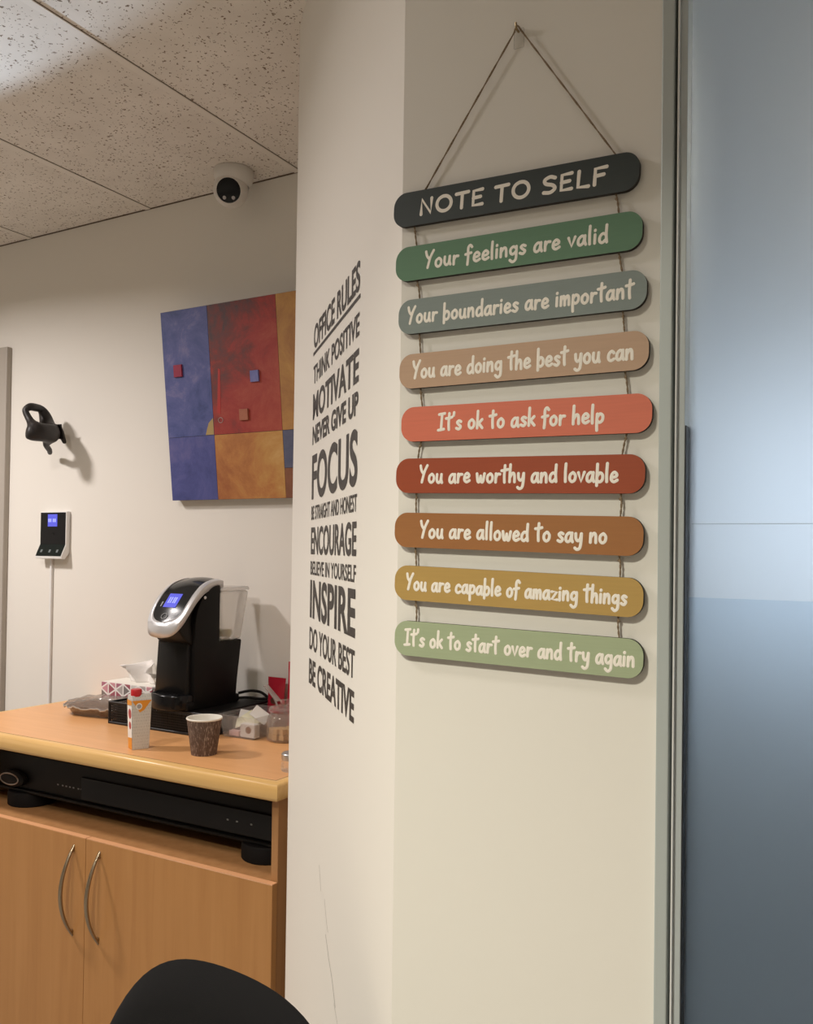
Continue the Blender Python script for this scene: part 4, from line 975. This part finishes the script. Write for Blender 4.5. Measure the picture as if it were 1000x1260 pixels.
b = NB(); tube(b, smoothpath([(-.3788, SY-.002, 2.030), (-.3788, SY-.006, 2.0297), (-.3788, SY-.0095, 2.031), (-.3788, SY-.0105, 2.036)], 5), .0013, 8); obj('peg', b, mat('brass_peg', (.35, .26, .14), .4, .7), hk, 'short brass peg', smooth=True)

# ------------------------------------------------------------------ chair in front of the cabinet
chc = Vector((-.768, .9085)); chyaw = R(-5)
chair = thing('office_chair', 'black upholstered chair with rounded backrest in front of the cabinet', 'chair', (chc.x, chc.y-.28, 0))
m_fab = mat('black_fabric', (.009, .0085, .009), .9, spec=.2)
v = coords(m_fab); nz = noise(m_fab, v, 900, 2); bump(m_fab, nz.outputs[0], .25, .0006)
Mc = Matrix.Translation((chc.x, chc.y, 0)) @ Matrix.Rotation(chyaw, 4, 'Z')
def zt_(s): return .894 - .718*s*s - 33.97*s**4
b = NB(); NS, NZ = 32, 14; sh = []
for off in (-1, 1):
    rows = []
    for i in range(NZ+1):
        t = i/NZ; row = []
        for j in range(NS+1):
            q = j/NS*2-1
            s = .262*math.copysign(abs(q)**.9, q); top = zt_(s)
            bot = .47 + .10*(abs(s)/.262)**3
            z = bot + (top-bot)*t
            e = min(1., math.sqrt(max(0., 1-abs(q)**8)))*min(1., math.sqrt(max(0., 1-t**10)))*min(1., math.sqrt(max(0., 1-(1-t)**10)))
            y = -.25*s*s - .06*(.894-z) + off*.018*e
            row.append(b.verts.new(Mc@Vector((s, y, z))))
        rows.append(row)
    sh.append(rows)
for rows, fl in ((sh[0], False), (sh[1], True)):
    for A, B in zip(rows, rows[1:]):
        for j in range(NS):
            f = (A[j], A[j+1], B[j+1], B[j]); b.faces.new(f if not fl else f[::-1])
bmesh.ops.remove_doubles(b, verts=b.verts, dist=.0004); bmesh.ops.recalc_face_normals(b, faces=b.faces)
obj('backrest', b, m_fab, chair, smooth=True)
def ovalc(rx, ry, z, cy_, n=40, p=3.):
    return [Mc@Vector((rx*math.copysign(abs(math.cos(2*math.pi*i/n))**(2/p), math.cos(2*math.pi*i/n)), cy_+ry*math.copysign(abs(math.sin(2*math.pi*i/n))**(2/p), math.sin(2*math.pi*i/n)), z)) for i in range(n)]
b = NB(); loft(b, [ovalc(.20, .20, .415, -.28), ovalc(.232, .225, .425, -.28), ovalc(.24, .235, .455, -.28), ovalc(.225, .22, .478, -.28), ovalc(.17, .17, .486, -.28)]); obj('seat', b, m_fab, chair, smooth=True)
b = NB(); tube(b, [Mc@Vector(p) for p in ((0, -.10, .41), (0, -.01, .42), (0, .005, .50), (0, .012, .62))], .016, 10, flat=.6); obj('back_support', b, m_blk, chair, smooth=True)
for sx_, sy_ in ((-1, -1), (1, -1), (-1, 1), (1, 1)):
    b = NB(); tube(b, [Mc@Vector((sx_*.17, -.28+sy_*.16, .418)), Mc@Vector((sx_*.215, -.28+sy_*.205, .0))], .0125, 12); obj('leg', b, m_blk, chair, smooth=True)
